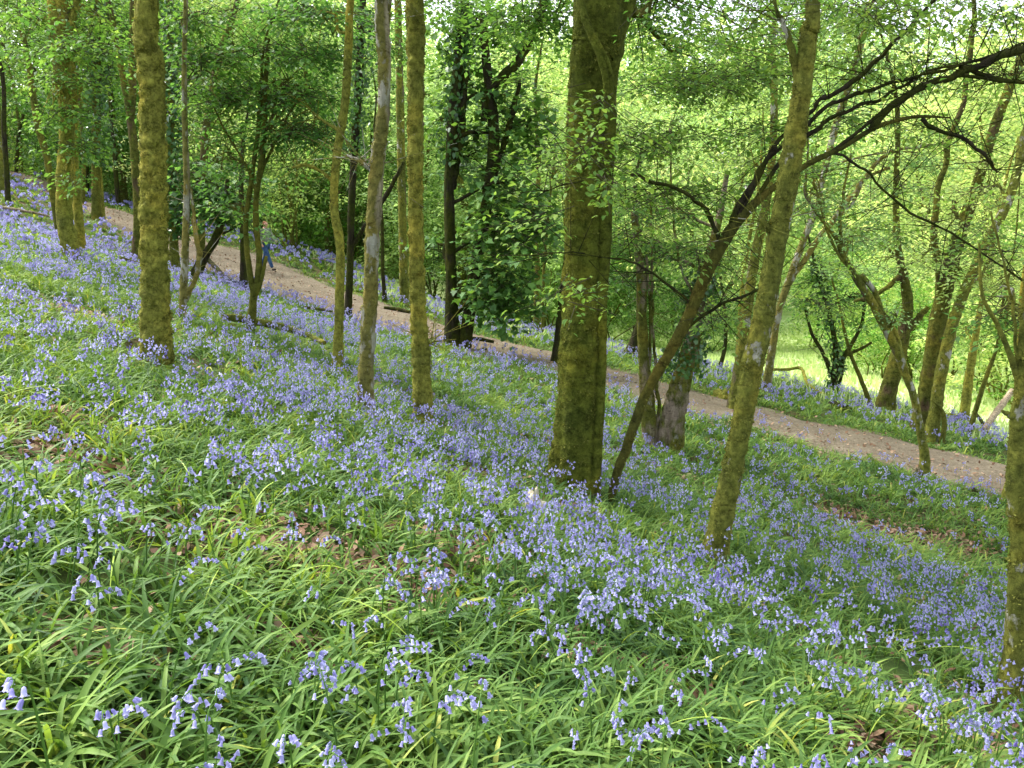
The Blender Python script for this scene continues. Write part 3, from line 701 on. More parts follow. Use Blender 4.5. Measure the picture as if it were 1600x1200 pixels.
    for iv in ivy:   # ivy sleeves on the trunk: (v_low, v_high, thickness px, count, leaf size)
        vl, vh, th, cnt, ls = iv
        zl, zh = at(u0, vl, Y)[2], at(u0, vh, Y)[2]
        q = dense[(dense[:, 2] > zl) & (dense[:, 2] < zh)]
        if len(q) < 2: continue
        k = rng.integers(0, len(q) - 1, cnt); t = rng.random((cnt, 1)); C = q[k, :3] * (1 - t) + q[k + 1, :3] * t
        a = rng.uniform(0, 6.28, cnt); lmp = .6 + .6 * np.clip(n3(C, 1.2, seed + 9) + .3, 0, 1.5)
        rr = q[k, 3] + th / F * Y * rng.uniform(.1, 1, cnt) * lmp
        N = np.stack([np.cos(a), np.sin(a), 0 * a], 1); X = C + N * rr[:, None]
        v, f, r = leaves(X, rng.normal(size=(cnt, 3)) * .6 + [0, 0, -.8], N + rng.normal(size=(cnt, 3)) * .4, ls * rng.uniform(.6, 1.2, cnt), LOBED if Y < 14 else OVAL, np.clip(rng.normal(.5, .22, cnt), 0, 1))
        build('ivy', [(v - base, f, 0, r)], [M['ivy']], root, smooth_=False)
    return root

# ---- trees of the near slope
tree('mossy_tree', 'thick straight mossy trunk left of the two paler slim trunks, rising from the bluebells', 'moss',
     [(243, 578, 53), (243, 500, 49), (241, 400, 47), (240, 300, 45), (239, 200, 43), (235, 100, 42), (229, 0, 38)], seg=48, lump=.11, fuzz=26000, over=260, seed=3, lumpfreq=(5, 5, 9), flare=(.45, .3), ext=5)
tree('ash_tree', 'slim trunk with bare grey lichen patches beside the mossy one, tapering upward', 'moss_lichen',
     [(571, 652, 31), (573, 560, 28), (579, 450, 27), (583, 350, 27), (590, 250, 26), (597, 200, 23), (601, 100, 22), (596, 0, 25)], seg=36, lump=.10, fuzz=3500, seed=4, over=240, flare=(.2, .3),
     limbs=[[(590, 276, 12), (576, 262, 9), (560, 250, 6), (541, 243, 4)], [(602, 60, 12), (605, 30, 9), (610, 0, 7), (618, -40, 5)]])
tree('mossy_tree', 'slim moss sleeved trunk with dark rings, just right of the lichen patched trunk', 'moss',
     [(663, 668, 37), (658, 560, 34), (652, 450, 29), (650, 330, 27), (649, 230, 28), (650, 120, 29), (648, 0, 32)], seg=36, lump=.12, fuzz=18000, seed=5, over=240, flare=(.25, .3), lumpfreq=(4, 4, 11),
     limbs=[[(655, 520, 5), (668, 535, 4), (680, 533, 2)]])
tree('oak_tree', 'largest fissured trunk with green moss at its foot and a twisted vine', 'fissured',
     [(892, 772, 78), (899, 690, 76), (905, 600, 73), (909, 500, 72), (912, 400, 69), (914, 300, 69), (918, 200, 71), (925, 100, 80), (936, 0, 92)], seg=64, lump=.05, flute=.075, fuzz=26000, mossy=([(760, .9), (600, .85), (480, .62), (380, .36), (250, .12), (0, .15)], .25), seed=6, over=380,
     flare=(.42, .32), ext=6, lumpfreq=(4, 4, 3), lbark='brown',
     extra=[[(928, 770, 22, -.1), (934, 680, 17, -.12), (939, 580, 17, -.1), (940, 480, 18, -.12), (944, 400, 20, -.1), (946, 300, 22, -.1), (950, 200, 24, -.08), (954, 120, 22, -.08), (968, 40, 26), (985, -20, 30)],
            [(940, 200, 9, -.28), (948, 140, 10, -.3), (938, 90, 10, -.32), (918, 40, 11, -.3), (905, -5, 10, -.25)], [(955, 170, 8, -.28), (952, 110, 9, -.3), (930, 60, 8, -.33), (912, 30, 8, -.3)]],
     limbs=[], crown=[(1040, 40, 110, 60, 4, 50), (860, 50, 60, 70, 4.5, 26), (1150, 60, 100, 60, 5, 60), (960, -40, 200, 40, 2, 60), (1060, 100, 120, 50, 6, 60), (830, 10, 60, 40, 3, 50), (700, -10, 80, 40, 6, 50), (1250, 20, 90, 50, 6, 50), (1000, 5, 90, 40, 3, 40)], leaf='fresh', size=.08)
tree('leaning_tree', 'mossy trunk leaning right and forking high up, standing alone right of the largest trunk', 'moss_patch',
     [(1113, 886, 52), (1126, 820, 45), (1141, 750, 41), (1153, 690, 39), (1165, 630, 39), (1178, 560, 40), (1196, 480, 38), (1214, 375, 36), (1235, 260, 39), (1252, 150, 34), (1264, 50, 28), (1270, 0, 25)],
     seg=44, lump=.09, fuzz=9000, mossy=([(880, .85), (700, .6), (500, .42), (380, .4), (200, .22), (0, .2)], .35), seed=7, over=260, flare=(.45, .25), lumpfreq=(5, 5, 8),
     limbs=[[(1216, 372, 15), (1200, 356, 11), (1188, 343, 7)], [(1250, 150, 14), (1240, 90, 11), (1228, 50, 8), (1215, 18, 5), (1205, -30, 4)]])
tree('leaning_tree', 'thick dark mossy trunk at the right edge splitting into thin stems', 'moss_patch',
     [(1586, 1112, 54), (1585, 1040, 40), (1590, 930, 35), (1593, 850, 34), (1588, 760, 36), (1592, 690, 32), (1594, 600, 20), (1600, 500, 14), (1612, 380, 11)], seg=36, lump=.1, fuzz=4000, seed=8, flare=(1.5, .22), ext=3, over=120, twigs=False,
     extra=[[(1590, 720, 24), (1588, 650, 18), (1594, 610, 12), (1580, 560, 9), (1560, 510, 7), (1535, 460, 5), (1530, 380, 4)]],
     limbs=[[(1590, 660, 12), (1580, 650, 10), (1565, 642, 5)], [(1592, 600, 6), (1585, 500, 5), (1570, 430, 4), (1548, 330, 3)]],
     crown=[(1580, 470, 40, 60, .6, 14)], leaf='fresh', size=.05, m=10, slen=.35)
# ---- the hazel whose dark limb sweeps over the right half
tree('hazel_tree', 'thin hazel stem leaning steeply right, its dark limb sweeping over the upper right', 'darkmoss',
     [(950, 796, 17), (964, 740, 18), (979, 700, 20), (1003, 630, 20), (1026, 585, 22), (1052, 540, 24), (1078, 490, 26), (1105, 425, 26), (1135, 370, 27), (1165, 332, 24), (1200, 300, 20), (1258, 259, 17), (1315, 231, 15), (1362, 202, 14), (1395, 190, 11), (1435, 182, 9), (1485, 184, 5)],
     seg=24, lump=.07, seed=9, ext=0, flare=(.1, .2), lbark='darkbark', fuzz=1500, mossy=([(790, .9), (500, .6), (400, .35), (250, .1), (100, .1)], 0),
     limbs=[[(1440, 186, 7), (1456, 200, 6), (1500, 214, 6), (1530, 234, 5), (1548, 255, 5), (1558, 270, 3)],
            [(1362, 202, 12), (1393, 165, 12), (1450, 132, 11), (1520, 106, 11), (1600, 76, 12), (1680, 60, 10)],
            [(1140, 362, 9), (1160, 310, 9), (1200, 250, 8), (1262, 190, 7), (1330, 150, 6), (1440, 118, 5), (1540, 90, 4), (1620, 60, 3)],
            [(1150, 350, 8), (1176, 290, 8), (1215, 225, 7), (1268, 175, 7), (1300, 150, 7), (1350, 112, 7), (1400, 65, 6), (1462, 0, 5), (1500, -50, 4)],
            [(1170, 330, 7), (1230, 240, 7), (1300, 185, 6), (1380, 150, 5), (1450, 113, 4), (1560, 90, 3)],
            [(1500, 104, 7), (1560, 122, 6), (1620, 132, 5)], [(1300, 237, 6), (1400, 160, 5), (1490, 122, 5), (1600, 130, 4)],
            [(1125, 385, 8), (1110, 340, 7), (1080, 310, 6), (1020, 282, 5), (960, 274, 4), (900, 283, 3), (850, 300, 2)],
            [(1085, 480, 5), (1040, 440, 4), (990, 412, 3), (940, 402, 3), (880, 396, 2), (830, 400, 2)],
            [(1060, 520, 6), (1120, 480, 5), (1180, 455, 4), (1210, 430, 3)],
            [(1300, 237, 5), (1345, 260, 4), (1420, 330, 4), (1500, 370, 3), (1600, 440, 3)]],
     crown=[(905, 160, 70, 30, -1.0, 6), (905, 228, 75, 22, -1.2, 14), (860, 285, 60, 24, -1.1, 6), (950, 300, 30, 30, -.9, 5), (860, 390, 55, 18, -1.2, 4), (905, 465, 45, 14, -1.1, 7), (1000, 230, 80, 60, .2, 36), (1075, 130, 90, 70, .4, 40), (1060, 300, 80, 60, .4, 34),
            (1180, 90, 90, 60, .6, 40), (1300, 60, 90, 60, .8, 36), (1420, 60, 100, 50, .6, 34), (1540, 40, 80, 50, .6, 26), (1330, 180, 90, 40, .8, 16), (990, 350, 60, 50, .8, 26), (1120, 480, 50, 40, 1.2, 16), (1230, 300, 60, 60, 1.6, 26), (1300, 470, 60, 50, 3, 20), (1420, 330, 70, 60, 2.5, 30), (1540, 360, 60, 70, 2, 26), (1500, 180, 90, 50, .8, 22), (1180, 200, 70, 60, .6, 22),
            (1110, 400, 60, 50, .3, 12), (1390, 40, 60, 40, -.5, 18)], leaf='fresh', size=.062, m=11, slen=.42, tmpl=OVAL, autolimb=False)
# ---- second row
tree('twin_trunk_tree', 'pair of pale peeling trunks with an ivy bundle on top, behind the leaning stem', 'pink',
     [(1044, 706, 50), (1050, 660, 46), (1059, 617, 40), (1069, 580, 32), (1078, 545, 30), (1087, 500, 25), (1096, 450, 20), (1108, 400, 16), (1124, 340, 12), (1136, 270, 8)], seg=32, lump=.08, flute=.10, seed=10, ext=0, flare=(.3, .3), over=0,
     extra=[[(1018, 706, 30), (1014, 660, 26), (1010, 610, 22), (1006, 560, 18), (1003, 500, 16), (1002, 440, 15), (996, 380, 12), (990, 330, 9)]],
     limbs=[[(1022, 700, 6), (1028, 640, 6), (1022, 560, 5), (1019, 470, 5), (1018, 380, 4), (1015, 300, 3)], [(1012, 600, 5), (1016, 500, 4), (1010, 400, 4)], [(1080, 545, 8), (1110, 500, 6), (1126, 470, 5), (1145, 440, 3)], [(1090, 480, 5), (1060, 400, 4), (1050, 300, 3), (1046, 200, 3)]],
     ivy=[(590, 420, 34, 800, .07)], crown=[(985, 400, 50, 70, .3, 60), (1090, 420, 50, 50, .3, 40), (1010, 330, 70, 60, .5, 50)], leaf='mid', size=.065, slen=.45, m=12)
tree('slender_tree', 'thin pale barked stem with a side shoot, standing just right of the thick mossy trunk', 'moss_lichen',
     [(285, 508, 13), (287, 450, 13), (289, 400, 13), (291, 340, 12), (292, 280, 11), (289, 200, 10), (288, 100, 9), (290, 0, 8)], seg=20, seed=11, over=80,
     limbs=[[(290, 470, 9), (303, 440, 8), (311, 410, 8), (310, 385, 8), (303, 340, 6), (299, 295, 4)]], crown=[(330, 120, 60, 60, .5, 40), (300, 30, 60, 40, .5, 30), (340, 440, 0.1, .1, 0, 1)][:2], leaf='fresh', size=.085, slen=.6)
tree('slender_tree', 'sapling with twin stems parting low down, in front of the walker', 'olive',
     [(391, 526, 15), (393, 495, 15), (396, 462, 12), (391, 430, 11), (386, 390, 10), (384, 345, 9), (390, 300, 9), (397, 250, 8), (404, 200, 8), (408, 130, 6), (415, 60, 4)], seg=20, seed=12, ext=2, over=40,
     extra=[[(395, 470, 11), (402, 440, 10), (405, 400, 9), (401, 360, 9), (400, 310, 8), (408, 260, 9), (413, 200, 9), (414, 140, 7), (420, 60, 5)], [(397, 466, 8), (405, 448, 7), (412, 420, 6), (416, 400, 5)]],
     limbs=[[(408, 270, 5), (430, 220, 4), (450, 180, 3), (470, 150, 2)], [(405, 240, 5), (425, 180, 4), (440, 130, 3)], [(400, 300, 4), (380, 250, 3), (350, 200, 3), (330, 160, 2)], [(412, 220, 4), (440, 175, 3), (480, 140, 2)]],
     crown=[(400, 90, 110, 60, .2, 90), (330, 160, 80, 50, .3, 55), (460, 140, 80, 55, .2, 60), (470, 220, 60, 40, .3, 26), (370, 325, 40, 20, .2, 12), (350, 250, 60, 45, .4, 30), (440, 30, 110, 40, .4, 60)], leaf='fresh', size=.095, slen=.7, m=13, dens=1.35)
tree('sinuous_tree', 'thin mossy trunk with an S-shaped bend, between the lichen patched trunk and the walker', 'moss',
     [(527, 579, 20), (529, 520, 17), (531, 450, 17), (532, 400, 16), (529, 365, 17), (523, 335, 16), (522, 300, 15), (526, 245, 15), (535, 190, 15), (541, 140, 15), (545, 60, 14), (548, 0, 13)], seg=24, seed=13, over=90,
     limbs=[[(522, 285, 7), (505, 270, 6), (480, 258, 5), (455, 262, 3)]], crown=[(500, 40, 80, 60, .6, 70), (470, 190, 50, 40, .6, 30)], leaf='fresh', size=.09, slen=.65)
tree('dark_tree', 'nearly black thin trunk half hidden behind the S-shaped one', 'darkbark',
     [(543, 500, 14), (546, 440, 13), (548, 370, 13), (551, 280, 13), (556, 200, 14), (562, 100, 14), (566, 0, 13)], seg=18, seed=14, over=80,
     limbs=[[(549, 385, 8), (560, 370, 7), (571, 350, 5)], [(590, 330, 6), (612, 290, 7), (631, 253, 4)]], ivy=[(240, 0, 18, 900, .12)], crown=[(600, 60, 40, 60, .8, 40)], leaf='mid', size=.09)
tree('forked_tree', 'two ivy clad dark trunks joined at the foot, wrapped in big dark leaves', 'darkbark',
     [(707, 542, 30), (706, 500, 26), (705, 440, 21), (703, 370, 20), (702, 300, 19), (706, 220, 20), (712, 140, 20), (720, 60, 18), (727, 0, 16)], seg=24, seed=15, over=120, flare=(.6, .3),
     extra=[[(724, 544, 24), (730, 510, 20), (737, 460, 19), (746, 400, 18), (757, 340, 18), (766, 280, 18), (772, 220, 17), (768, 160, 15), (760, 100, 13), (755, 30, 11)]],
     limbs=[[(706, 300, 11), (715, 250, 11), (722, 190, 10), (728, 110, 9)], [(756, 190, 10), (762, 140, 13), (785, 120, 14), (810, 95, 13), (835, 50, 12), (852, 0, 12), (865, -40, 10)], [(768, 290, 9), (785, 235, 9), (800, 180, 8), (812, 130, 6)]],
     ivy=[(260, 0, 16, 700, .14)],
     crown=[(775, 440, 50, 60, -.6, 100), (800, 480, 50, 45, -.5, 70), (790, 350, 60, 55, -.5, 90), (820, 380, 50, 60, -.3, 60), (800, 300, 60, 60, -.2, 80), (745, 250, 60, 50, .8, 60), (680, 390, 20, 60, .8, 18), (780, 160, 70, 60, .3, 90), (715, 110, 50, 60, .8, 50), (830, 210, 40, 50, .4, 50), (760, 40, 80, 45, .5, 80), (690, 200, 30, 50, .8, 18)],
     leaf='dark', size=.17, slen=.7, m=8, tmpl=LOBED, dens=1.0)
tree('mossy_tree', 'dim mossy trunk showing between the lichen patched and the moss sleeved trunks', 'moss_patch', [(632, 468, 18), (630, 400, 16), (628, 300, 15), (625, 150, 14), (622, 20, 13)], Y=27, seg=18, seed=16, over=60)
tree('slender_tree', 'very thin dark stem behind the lichen patched trunk', 'darkbark', [(601, 462, 8), (598, 420, 7), (597, 350, 7), (590, 280, 6), (585, 200, 4)], Y=26, seg=10, seed=17, ext=2)
tree('leaning_tree', 'small dark trunk leaning against the left side of the largest trunk', 'darkbark', [(866, 568, 12), (871, 530, 12), (876, 480, 11), (882, 420, 9), (890, 350, 7)], seg=14, seed=18, ext=2)
# ---- beyond and along the path, left
tree('mossy_tree', 'mossy trunk with a crooked foot, at the far left above the slope', 'moss',
     [(113, 408, 25), (108, 380, 28), (101, 340, 27), (101, 280, 28), (104, 220, 25), (103, 160, 26), (96, 100, 30), (92, 40, 32), (90, 0, 32)], seg=30, seed=19, over=140, ext=4,
     extra=[[(127, 388, 15, .8), (122, 330, 14, .8), (116, 250, 12, .8), (115, 160, 12, .8), (108, 60, 13, .8)]],
     limbs=[[(106, 60, 10), (115, 20, 9), (122, -20, 8)], [(104, 180, 7), (118, 155, 6), (128, 130, 4)]], crown=[(135, 80, 60, 40, -.6, 40), (125, 160, 45, 35, -.6, 18), (85, 140, 30, 50, -.5, 12), (120, 250, 35, 30, -.7, 18), (60, 40, 60, 50, .8, 40), (130, 20, 70, 40, .5, 40)], leaf='fresh', size=.11, slen=.65)
tree('ivy_tree', 'dark trunk sleeved in ivy, beside the path at the upper left', 'olive', [(150, 343, 15), (150, 300, 15), (150, 230, 14), (151, 150, 14), (152, 80, 13), (152, 0, 12)], seg=18, seed=20, over=60, ivy=[(260, 0, 26, 1300, .2)],
     crown=[(170, 60, 50, 50, .3, 70), (140, 30, 60, 40, .3, 60)], leaf='dark', size=.16, slen=.8)
tree('dead_snag', 'broken leaning dead trunk at the upper left, thin and leafless', 'olive', [(80, 285, 13), (72, 240, 12), (60, 200, 12), (52, 150, 11), (45, 100, 10), (35, 50, 9), (26, 12, 8)], Y=24, seg=14, seed=21, ext=0, cat='tree')
tree('forked_tree', 'brown trunk forking like a Y at its top, behind the thick mossy trunk', 'brown', [(214, 400, 18), (215, 350, 14), (214, 300, 15), (211, 250, 15), (207, 210, 14), (202, 170, 13), (192, 120, 11), (182, 70, 10), (176, 30, 9)], Y=23, seg=18, seed=22, ext=3, over=70,
     extra=[[(205, 180, 11), (207, 130, 11), (207, 70, 10), (208, 0, 9)]])
tree('ivy_tree', 'ivy covered column just right of the thick mossy trunk', 'moss_patch', [(274, 428, 17), (272, 380, 16), (269, 300, 15), (266, 200, 14), (265, 100, 12), (266, 0, 11)], seg=16, seed=23, over=60, ivy=[(375, 0, 17, 1700, .17)])
tree('leaning_tree', 'short dark trunk leaning right beside the path with big leaves above', 'darkbark', [(303, 437, 20), (312, 415, 20), (325, 392, 18), (336, 375, 16), (345, 350, 13), (352, 315, 10), (356, 280, 7)], seg=16, seed=24, ext=0,
     crown=[(412, 352, 26, 9, 2.5, 7), (335, 320, 45, 40, .2, 90), (310, 290, 40, 40, .3, 60), (370, 300, 40, 30, .3, 60)], leaf='mid', size=.17, slen=.7, m=8, tmpl=LOBED, dens=.9)
tree('dark_tree', 'dim leaning upper trunk seen through leaves left of the sapling', 'brown', [(314, 385, 14), (315, 330, 13), (317, 270, 14), (322, 210, 14), (332, 150, 15), (342, 90, 12)], Y=27, seg=14, seed=25, ext=3, over=50)
tree('dark_tree', 'dark stump-like trunk hidden behind the twin stemmed sapling', 'darkbark', [(381, 455, 14), (381, 420, 13), (380, 380, 11), (378, 330, 9), (377, 280, 8)], seg=14, seed=26, ext=2)
for i, (p, lab, b) in enumerate([([(4, 292, 12), (2, 240, 11), (-4, 170, 10)], 'mossy leaning trunk cut by the left edge of the picture', 'moss_patch'),
                              ([(12, 300, 9), (10, 260, 9), (6, 200, 8), (4, 120, 7)], 'thin dark stem beside the bluebells at the far upper left', 'darkbark'),
                              ([(25, 268, 6), (27, 240, 6), (31, 200, 5)], 'thin dark trunk by the far bend of the path, leaning right', 'darkbark'),
                              ([(33, 270, 6), (32, 240, 6), (31, 210, 5)], 'thin brown trunk by the far bend of the path, upright', 'brown'),
                              ([(130, 300, 7), (131, 260, 7), (128, 200, 6)], 'thin brown stem between two trunks at the upper left', 'brown'),
                              ([(184, 308, 8), (181, 270, 8), (178, 230, 7), (172, 160, 6)], 'dim thin trunk behind the path at the upper left', 'darkbark'),
                              ([(138, 310, 4), (137, 270, 4), (138, 230, 3)], 'thinnest dark pole beyond the path at the upper left', 'darkbark'),
                              ([(160, 315, 6), (157, 270, 6), (154, 220, 5)], 'mossy pole close behind the ivy sleeved trunk', 'moss')]):
    tree('slender_tree', lab, b, p, Y=(32, 30, 46, 47, 36, 40, 42, 33)[i], seg=10, seed=30 + i, ext=5, over=30, flare=(.2, .3), leaf='mid', size=.14, m=10, slen=.8)
# ---- beyond the path, middle and right
for i, (p, lab, b, y) in enumerate([([(838, 517, 12), (838, 480, 11), (840, 430, 10), (838, 350, 9), (842, 250, 8)], 'left of two slim brown trunks beyond the path, left of the largest trunk', 'brown', 26),
                                 ([(848, 519, 6), (848, 480, 6), (850, 420, 6), (855, 350, 5)], 'right and thinner of two slim trunks beyond the path, left of the largest trunk', 'olive', 26.5),
                                 ([(985, 553, 26), (995, 520, 16), (1004, 480, 12), (1006, 420, 10)], 'dark ivy trunk with a broad foot on the bank, right of the largest trunk', 'darkbark', 23),
                                 ([(1122, 581, 9), (1130, 555, 8), (1134, 525, 7), (1132, 480, 5)], 'small dark forked trunk standing on the meadow edge', 'darkbark', 24),
                                 ([(1152, 583, 9), (1154, 530, 9), (1157, 480, 8), (1166, 400, 7)], 'slim mossy trunk on the bank just left of the leaning trunk', 'moss', 23),
                                 ([(457, 398, 8), (456, 370, 8), (455, 330, 7)], 'reddish brown trunk behind the walker, on the bank', 'brown', 38),
                                 ([(440, 392, 5), (442, 360, 5), (440, 320, 4)], 'thin brown trunk close behind the walker', 'brown', 38.5),
                                 ([(1083, 595, 18), (1088, 560, 14), (1094, 520, 11), (1105, 480, 8)], 'short mossy trunk on the bank behind the peeling pair', 'olive', 20.5),
                                 ([(893, 535, 5), (897, 500, 5), (893, 450, 4)], 'thin pole beyond the path, hidden next to the largest trunk', 'olive', 27)]):
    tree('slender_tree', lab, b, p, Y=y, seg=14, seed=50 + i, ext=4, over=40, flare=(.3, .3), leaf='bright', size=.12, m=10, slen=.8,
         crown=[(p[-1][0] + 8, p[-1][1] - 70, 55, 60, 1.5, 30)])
tree('leaning_tree', 'mossy trunk right behind the leaning trunk, growing at the path edge', 'moss_patch', [(1146, 632, 22), (1152, 590, 20), (1161, 530, 20), (1170, 460, 20), (1180, 400, 18), (1192, 345, 17), (1205, 260, 14), (1210, 160, 12)], Y=16.5, seg=22, seed=60, over=80, ext=3,
     crown=[(1180, 130, 80, 70, .5, 60), (1150, 260, 60, 60, .5, 30)], leaf='bright', size=.085)
tree('arching_tree', 'pale curving trunk rising from behind the leaning trunk toward the upper right', 'moss_lichen', [(1196, 610, 16), (1204, 560, 15), (1216, 490, 14), (1232, 440, 14), (1252, 385, 13), (1272, 330, 13), (1290, 260, 12), (1305, 200, 13), (1330, 120, 14), (1350, 50, 12), (1362, 0, 10)], Y=19.5, seg=18, seed=61, over=60,
     limbs=[[(1228, 450, 10), (1260, 400, 9), (1300, 345, 9), (1340, 295, 7), (1370, 255, 6), (1400, 235, 5), (1475, 224, 4)], [(1300, 345, 6), (1330, 320, 5), (1352, 280, 5), (1390, 262, 4)]],
     crown=[(1330, 130, 70, 60, .5, 60), (1290, 50, 70, 50, .5, 60), (1440, 250, 60, 30, .3, 24)], leaf='bright', size=.09)
tree('leaning_tree', 'thick brown trunk leaning right on the far bank, in front of the meadow', 'brown', [(1379, 650, 36), (1388, 610, 31), (1401, 565, 30), (1412, 520, 24), (1418, 475, 20), (1412, 430, 15), (1402, 380, 13), (1400, 300, 10)], Y=19.5, seg=26, seed=62, over=80, lumpfreq=(3, 3, 5),
     limbs=[[(1412, 520, 14), (1432, 500, 11), (1450, 480, 9)], [(1408, 430, 10), (1385, 450, 8), (1360, 465, 7), (1335, 470, 5)]], crown=[(1400, 280, 70, 60, .6, 50), (1380, 400, 60, 50, .8, 36)], leaf='bright', size=.09)
tree('arching_tree', 'crooked mossy tree leaning left with peeling bark, growing at the near path edge', 'moss_patch',
     [(1442, 748, 20), (1445, 715, 17), (1438, 672, 15), (1428, 620, 14), (1415, 585, 15), (1405, 555, 18), (1385, 515, 19), (1368, 482, 18), (1348, 450, 17), (1335, 430, 15), (1318, 400, 11), (1305, 370, 9), (1285, 345, 8), (1268, 320, 7), (1258, 298, 6), (1262, 250, 4)], seg=24, seed=63, ext=1,
     extra=[[(1408, 555, 9), (1398, 520, 9), (1380, 490, 8), (1366, 455, 8), (1345, 430, 9)]], limbs=[[(1318, 395, 6), (1312, 350, 5), (1318, 300, 4), (1330, 240, 3)], [(1335, 430, 5), (1300, 380, 4), (1275, 300, 4), (1268, 240, 3)]],
     crown=[(1330, 380, 50, 40, .2, 20), (1280, 290, 40, 50, .2, 18), (1400, 500, 30, 20, -.1, 6)], leaf='bright', size=.07, slen=.45)
tree('tall_tree', 'tall brown trunk, left of the pair that rise together at the right', 'brown', [(1436, 680, 32), (1446, 620, 30), (1457, 560, 31), (1466, 500, 31), (1477, 450, 29), (1490, 400, 26), (1505, 350, 24), (1521, 305, 20), (1537, 255, 18), (1552, 205, 18), (1572, 150, 17), (1592, 100, 16)], Y=16.8, seg=28, seed=64, over=100, lumpfreq=(3, 3, 5),
     limbs=[[(1470, 480, 14), (1466, 420, 12), (1460, 330, 10), (1480, 240, 9), (1505, 150, 8), (1520, 60, 8), (1522, -20, 7)]], crown=[(1480, 330, 60, 60, .5, 44), (1560, 120, 60, 60, .5, 50), (1450, 400, 45, 45, -.6, 20), (1500, 430, 45, 35, -.6, 16)], leaf='bright', size=.085)
tree('tall_tree', 'tall mossy trunk, right of the pair that rise together at the right', 'moss_patch', [(1452, 692, 24), (1462, 640, 22), (1470, 585, 22), (1486, 515, 21), (1503, 465, 20), (1523, 420, 20), (1547, 370, 18), (1572, 322, 17), (1592, 260, 16), (1605, 200, 14)], Y=16, seg=24, seed=65, over=80,
     crown=[(1540, 300, 50, 60, .6, 30), (1560, 420, 50, 40, .5, 20)], leaf='bright', size=.085)
tree('mossy_tree', 'mossy trunk with a spreading foot on the far bank, near a pale fallen trunk', 'moss', [(1504, 668, 20), (1509, 630, 17), (1514, 590, 16), (1522, 540, 13), (1532, 480, 10), (1548, 400, 8)], Y=20, seg=20, seed=66, over=60, ext=3,
     limbs=[[(1506, 665, 8), (1494, 652, 8), (1480, 648, 6), (1462, 646, 4)]], crown=[(1540, 430, 60, 60, .6, 44), (1500, 520, 50, 40, .8, 26)], leaf='bright', size=.1)
tree('slender_tree', 'thin trunk leaning right from the bank, the lowest one near the right edge', 'olive', [(1511, 685, 10), (1522, 650, 9), (1534, 610, 9), (1546, 575, 8), (1558, 540, 6), (1566, 480, 5)], Y=17.5, seg=12, seed=67, ext=3, over=30, leaf='bright', crown=[(1570, 440, 40, 50, .6, 26)])
tree('slender_tree', 'short crooked bare stem at the foot of the tall pair', 'olive', [(1470, 694, 9), (1475, 665, 9), (1473, 645, 8), (1466, 634, 6), (1455, 625, 4)], Y=15.8, seg=12, seed=68, ext=0)
tree('multi_stem_tree', 'ivy hung tree with many crooked stems at the meadow edge', 'darkbark', [(1300, 620, 13), (1304, 585, 12), (1306, 550, 10), (1300, 510, 9), (1290, 470, 8), (1278, 430, 7), (1268, 390, 5)], Y=22, seg=14, seed=69, ext=1,
     extra=[[(1303, 600, 8), (1318, 560, 7), (1335, 530, 6), (1348, 500, 5), (1350, 460, 4)], [(1302, 590, 7), (1285, 550, 6), (1268, 520, 5), (1258, 480, 4)], [(1305, 570, 7), (1322, 555, 6), (1345, 545, 5), (1362, 535, 4)], [(1306, 616, 5), (1314, 590, 5), (1318, 570, 4)]],
     ivy=[(610, 400, 14, 700, .12)], crown=[(1285, 430, 40, 45, .2, 30), (1340, 470, 35, 40, .2, 26), (1255, 480, 25, 40, .2, 14)], leaf='mid', size=.11)
tree('slender_tree', 'thin bare stem leaning left to meet the thick leaning trunk', 'olive', [(1362, 640, 10), (1352, 610, 9), (1340, 580, 8), (1328, 550, 7), (1318, 510, 6), (1310, 470, 4)], Y=19.4, seg=12, seed=70, ext=1)

# ------------------------------------------------------------------ background woodland
def bg_proto(kind, seed, leaf, bark):
    rng = np.random.default_rng(seed)
    H = 15 if kind == 'tree' else 4.5
    root = bpy.data.objects.new('p', None)
    if kind == 'tree':
        P = wander(np.array([0, 0, -.5]), np.array([rng.normal(0, .8), rng.normal(0, .8), H * .85]), 6, .02, rng)
        g = tube(P, np.linspace(.24, .05, 6), 10, 30, .06, (3, 3, 4), seed, flare=(.4, .4))
        q = rng.normal(size=(9, 3)) * [1.3, 1.3, 0] + np.stack([0 * np.arange(9), 0 * np.arange(9), np.linspace(3.5, H * .95, 9)], 1); rad = 1.6; ns = 95
        for c in q:
            a = catmull(P, 40); k = np.argmin(abs(a[:, 2] - (c[2] - 1))); g += tube(wander(a[k], c, 4, .05, rng), [.06, .04, .03, .015], 5, 8)
        size, slen, m = .20, .9, 11
    else:
        g = []; q = rng.normal(size=(6, 3)) * [.9, .9, 0] + np.stack([np.zeros(6), np.zeros(6), np.linspace(1.2, H, 6)], 1); rad = .9; ns = 75
        for c in q: g += tube(wander(np.array([0, 0, -.3]), c, 5, .05, rng), [.05, .04, .03, .02, .01], 5, 10)
        size, slen, m = .15, .6, 10
    tr = build('trunk' if kind == 'tree' else 'stems', g, [M[bark]])
    X = np.vstack([c + rng.normal(size=(ns, 3)) * [rad, rad, rad * .55] for c in q]); X = X[X[:, 2] > .5]
    (v, f, mi, r), (A, B) = sprays(X, rng.uniform(0, 6.28, len(X)), m, slen, size, RHOMB, rng)
    cr = build('crown', [(v, f, 0, r)], [M[leaf]], smooth_=False)
    d = (tr.data, cr.data); bpy.data.objects.remove(tr); bpy.data.objects.remove(cr)
    return d
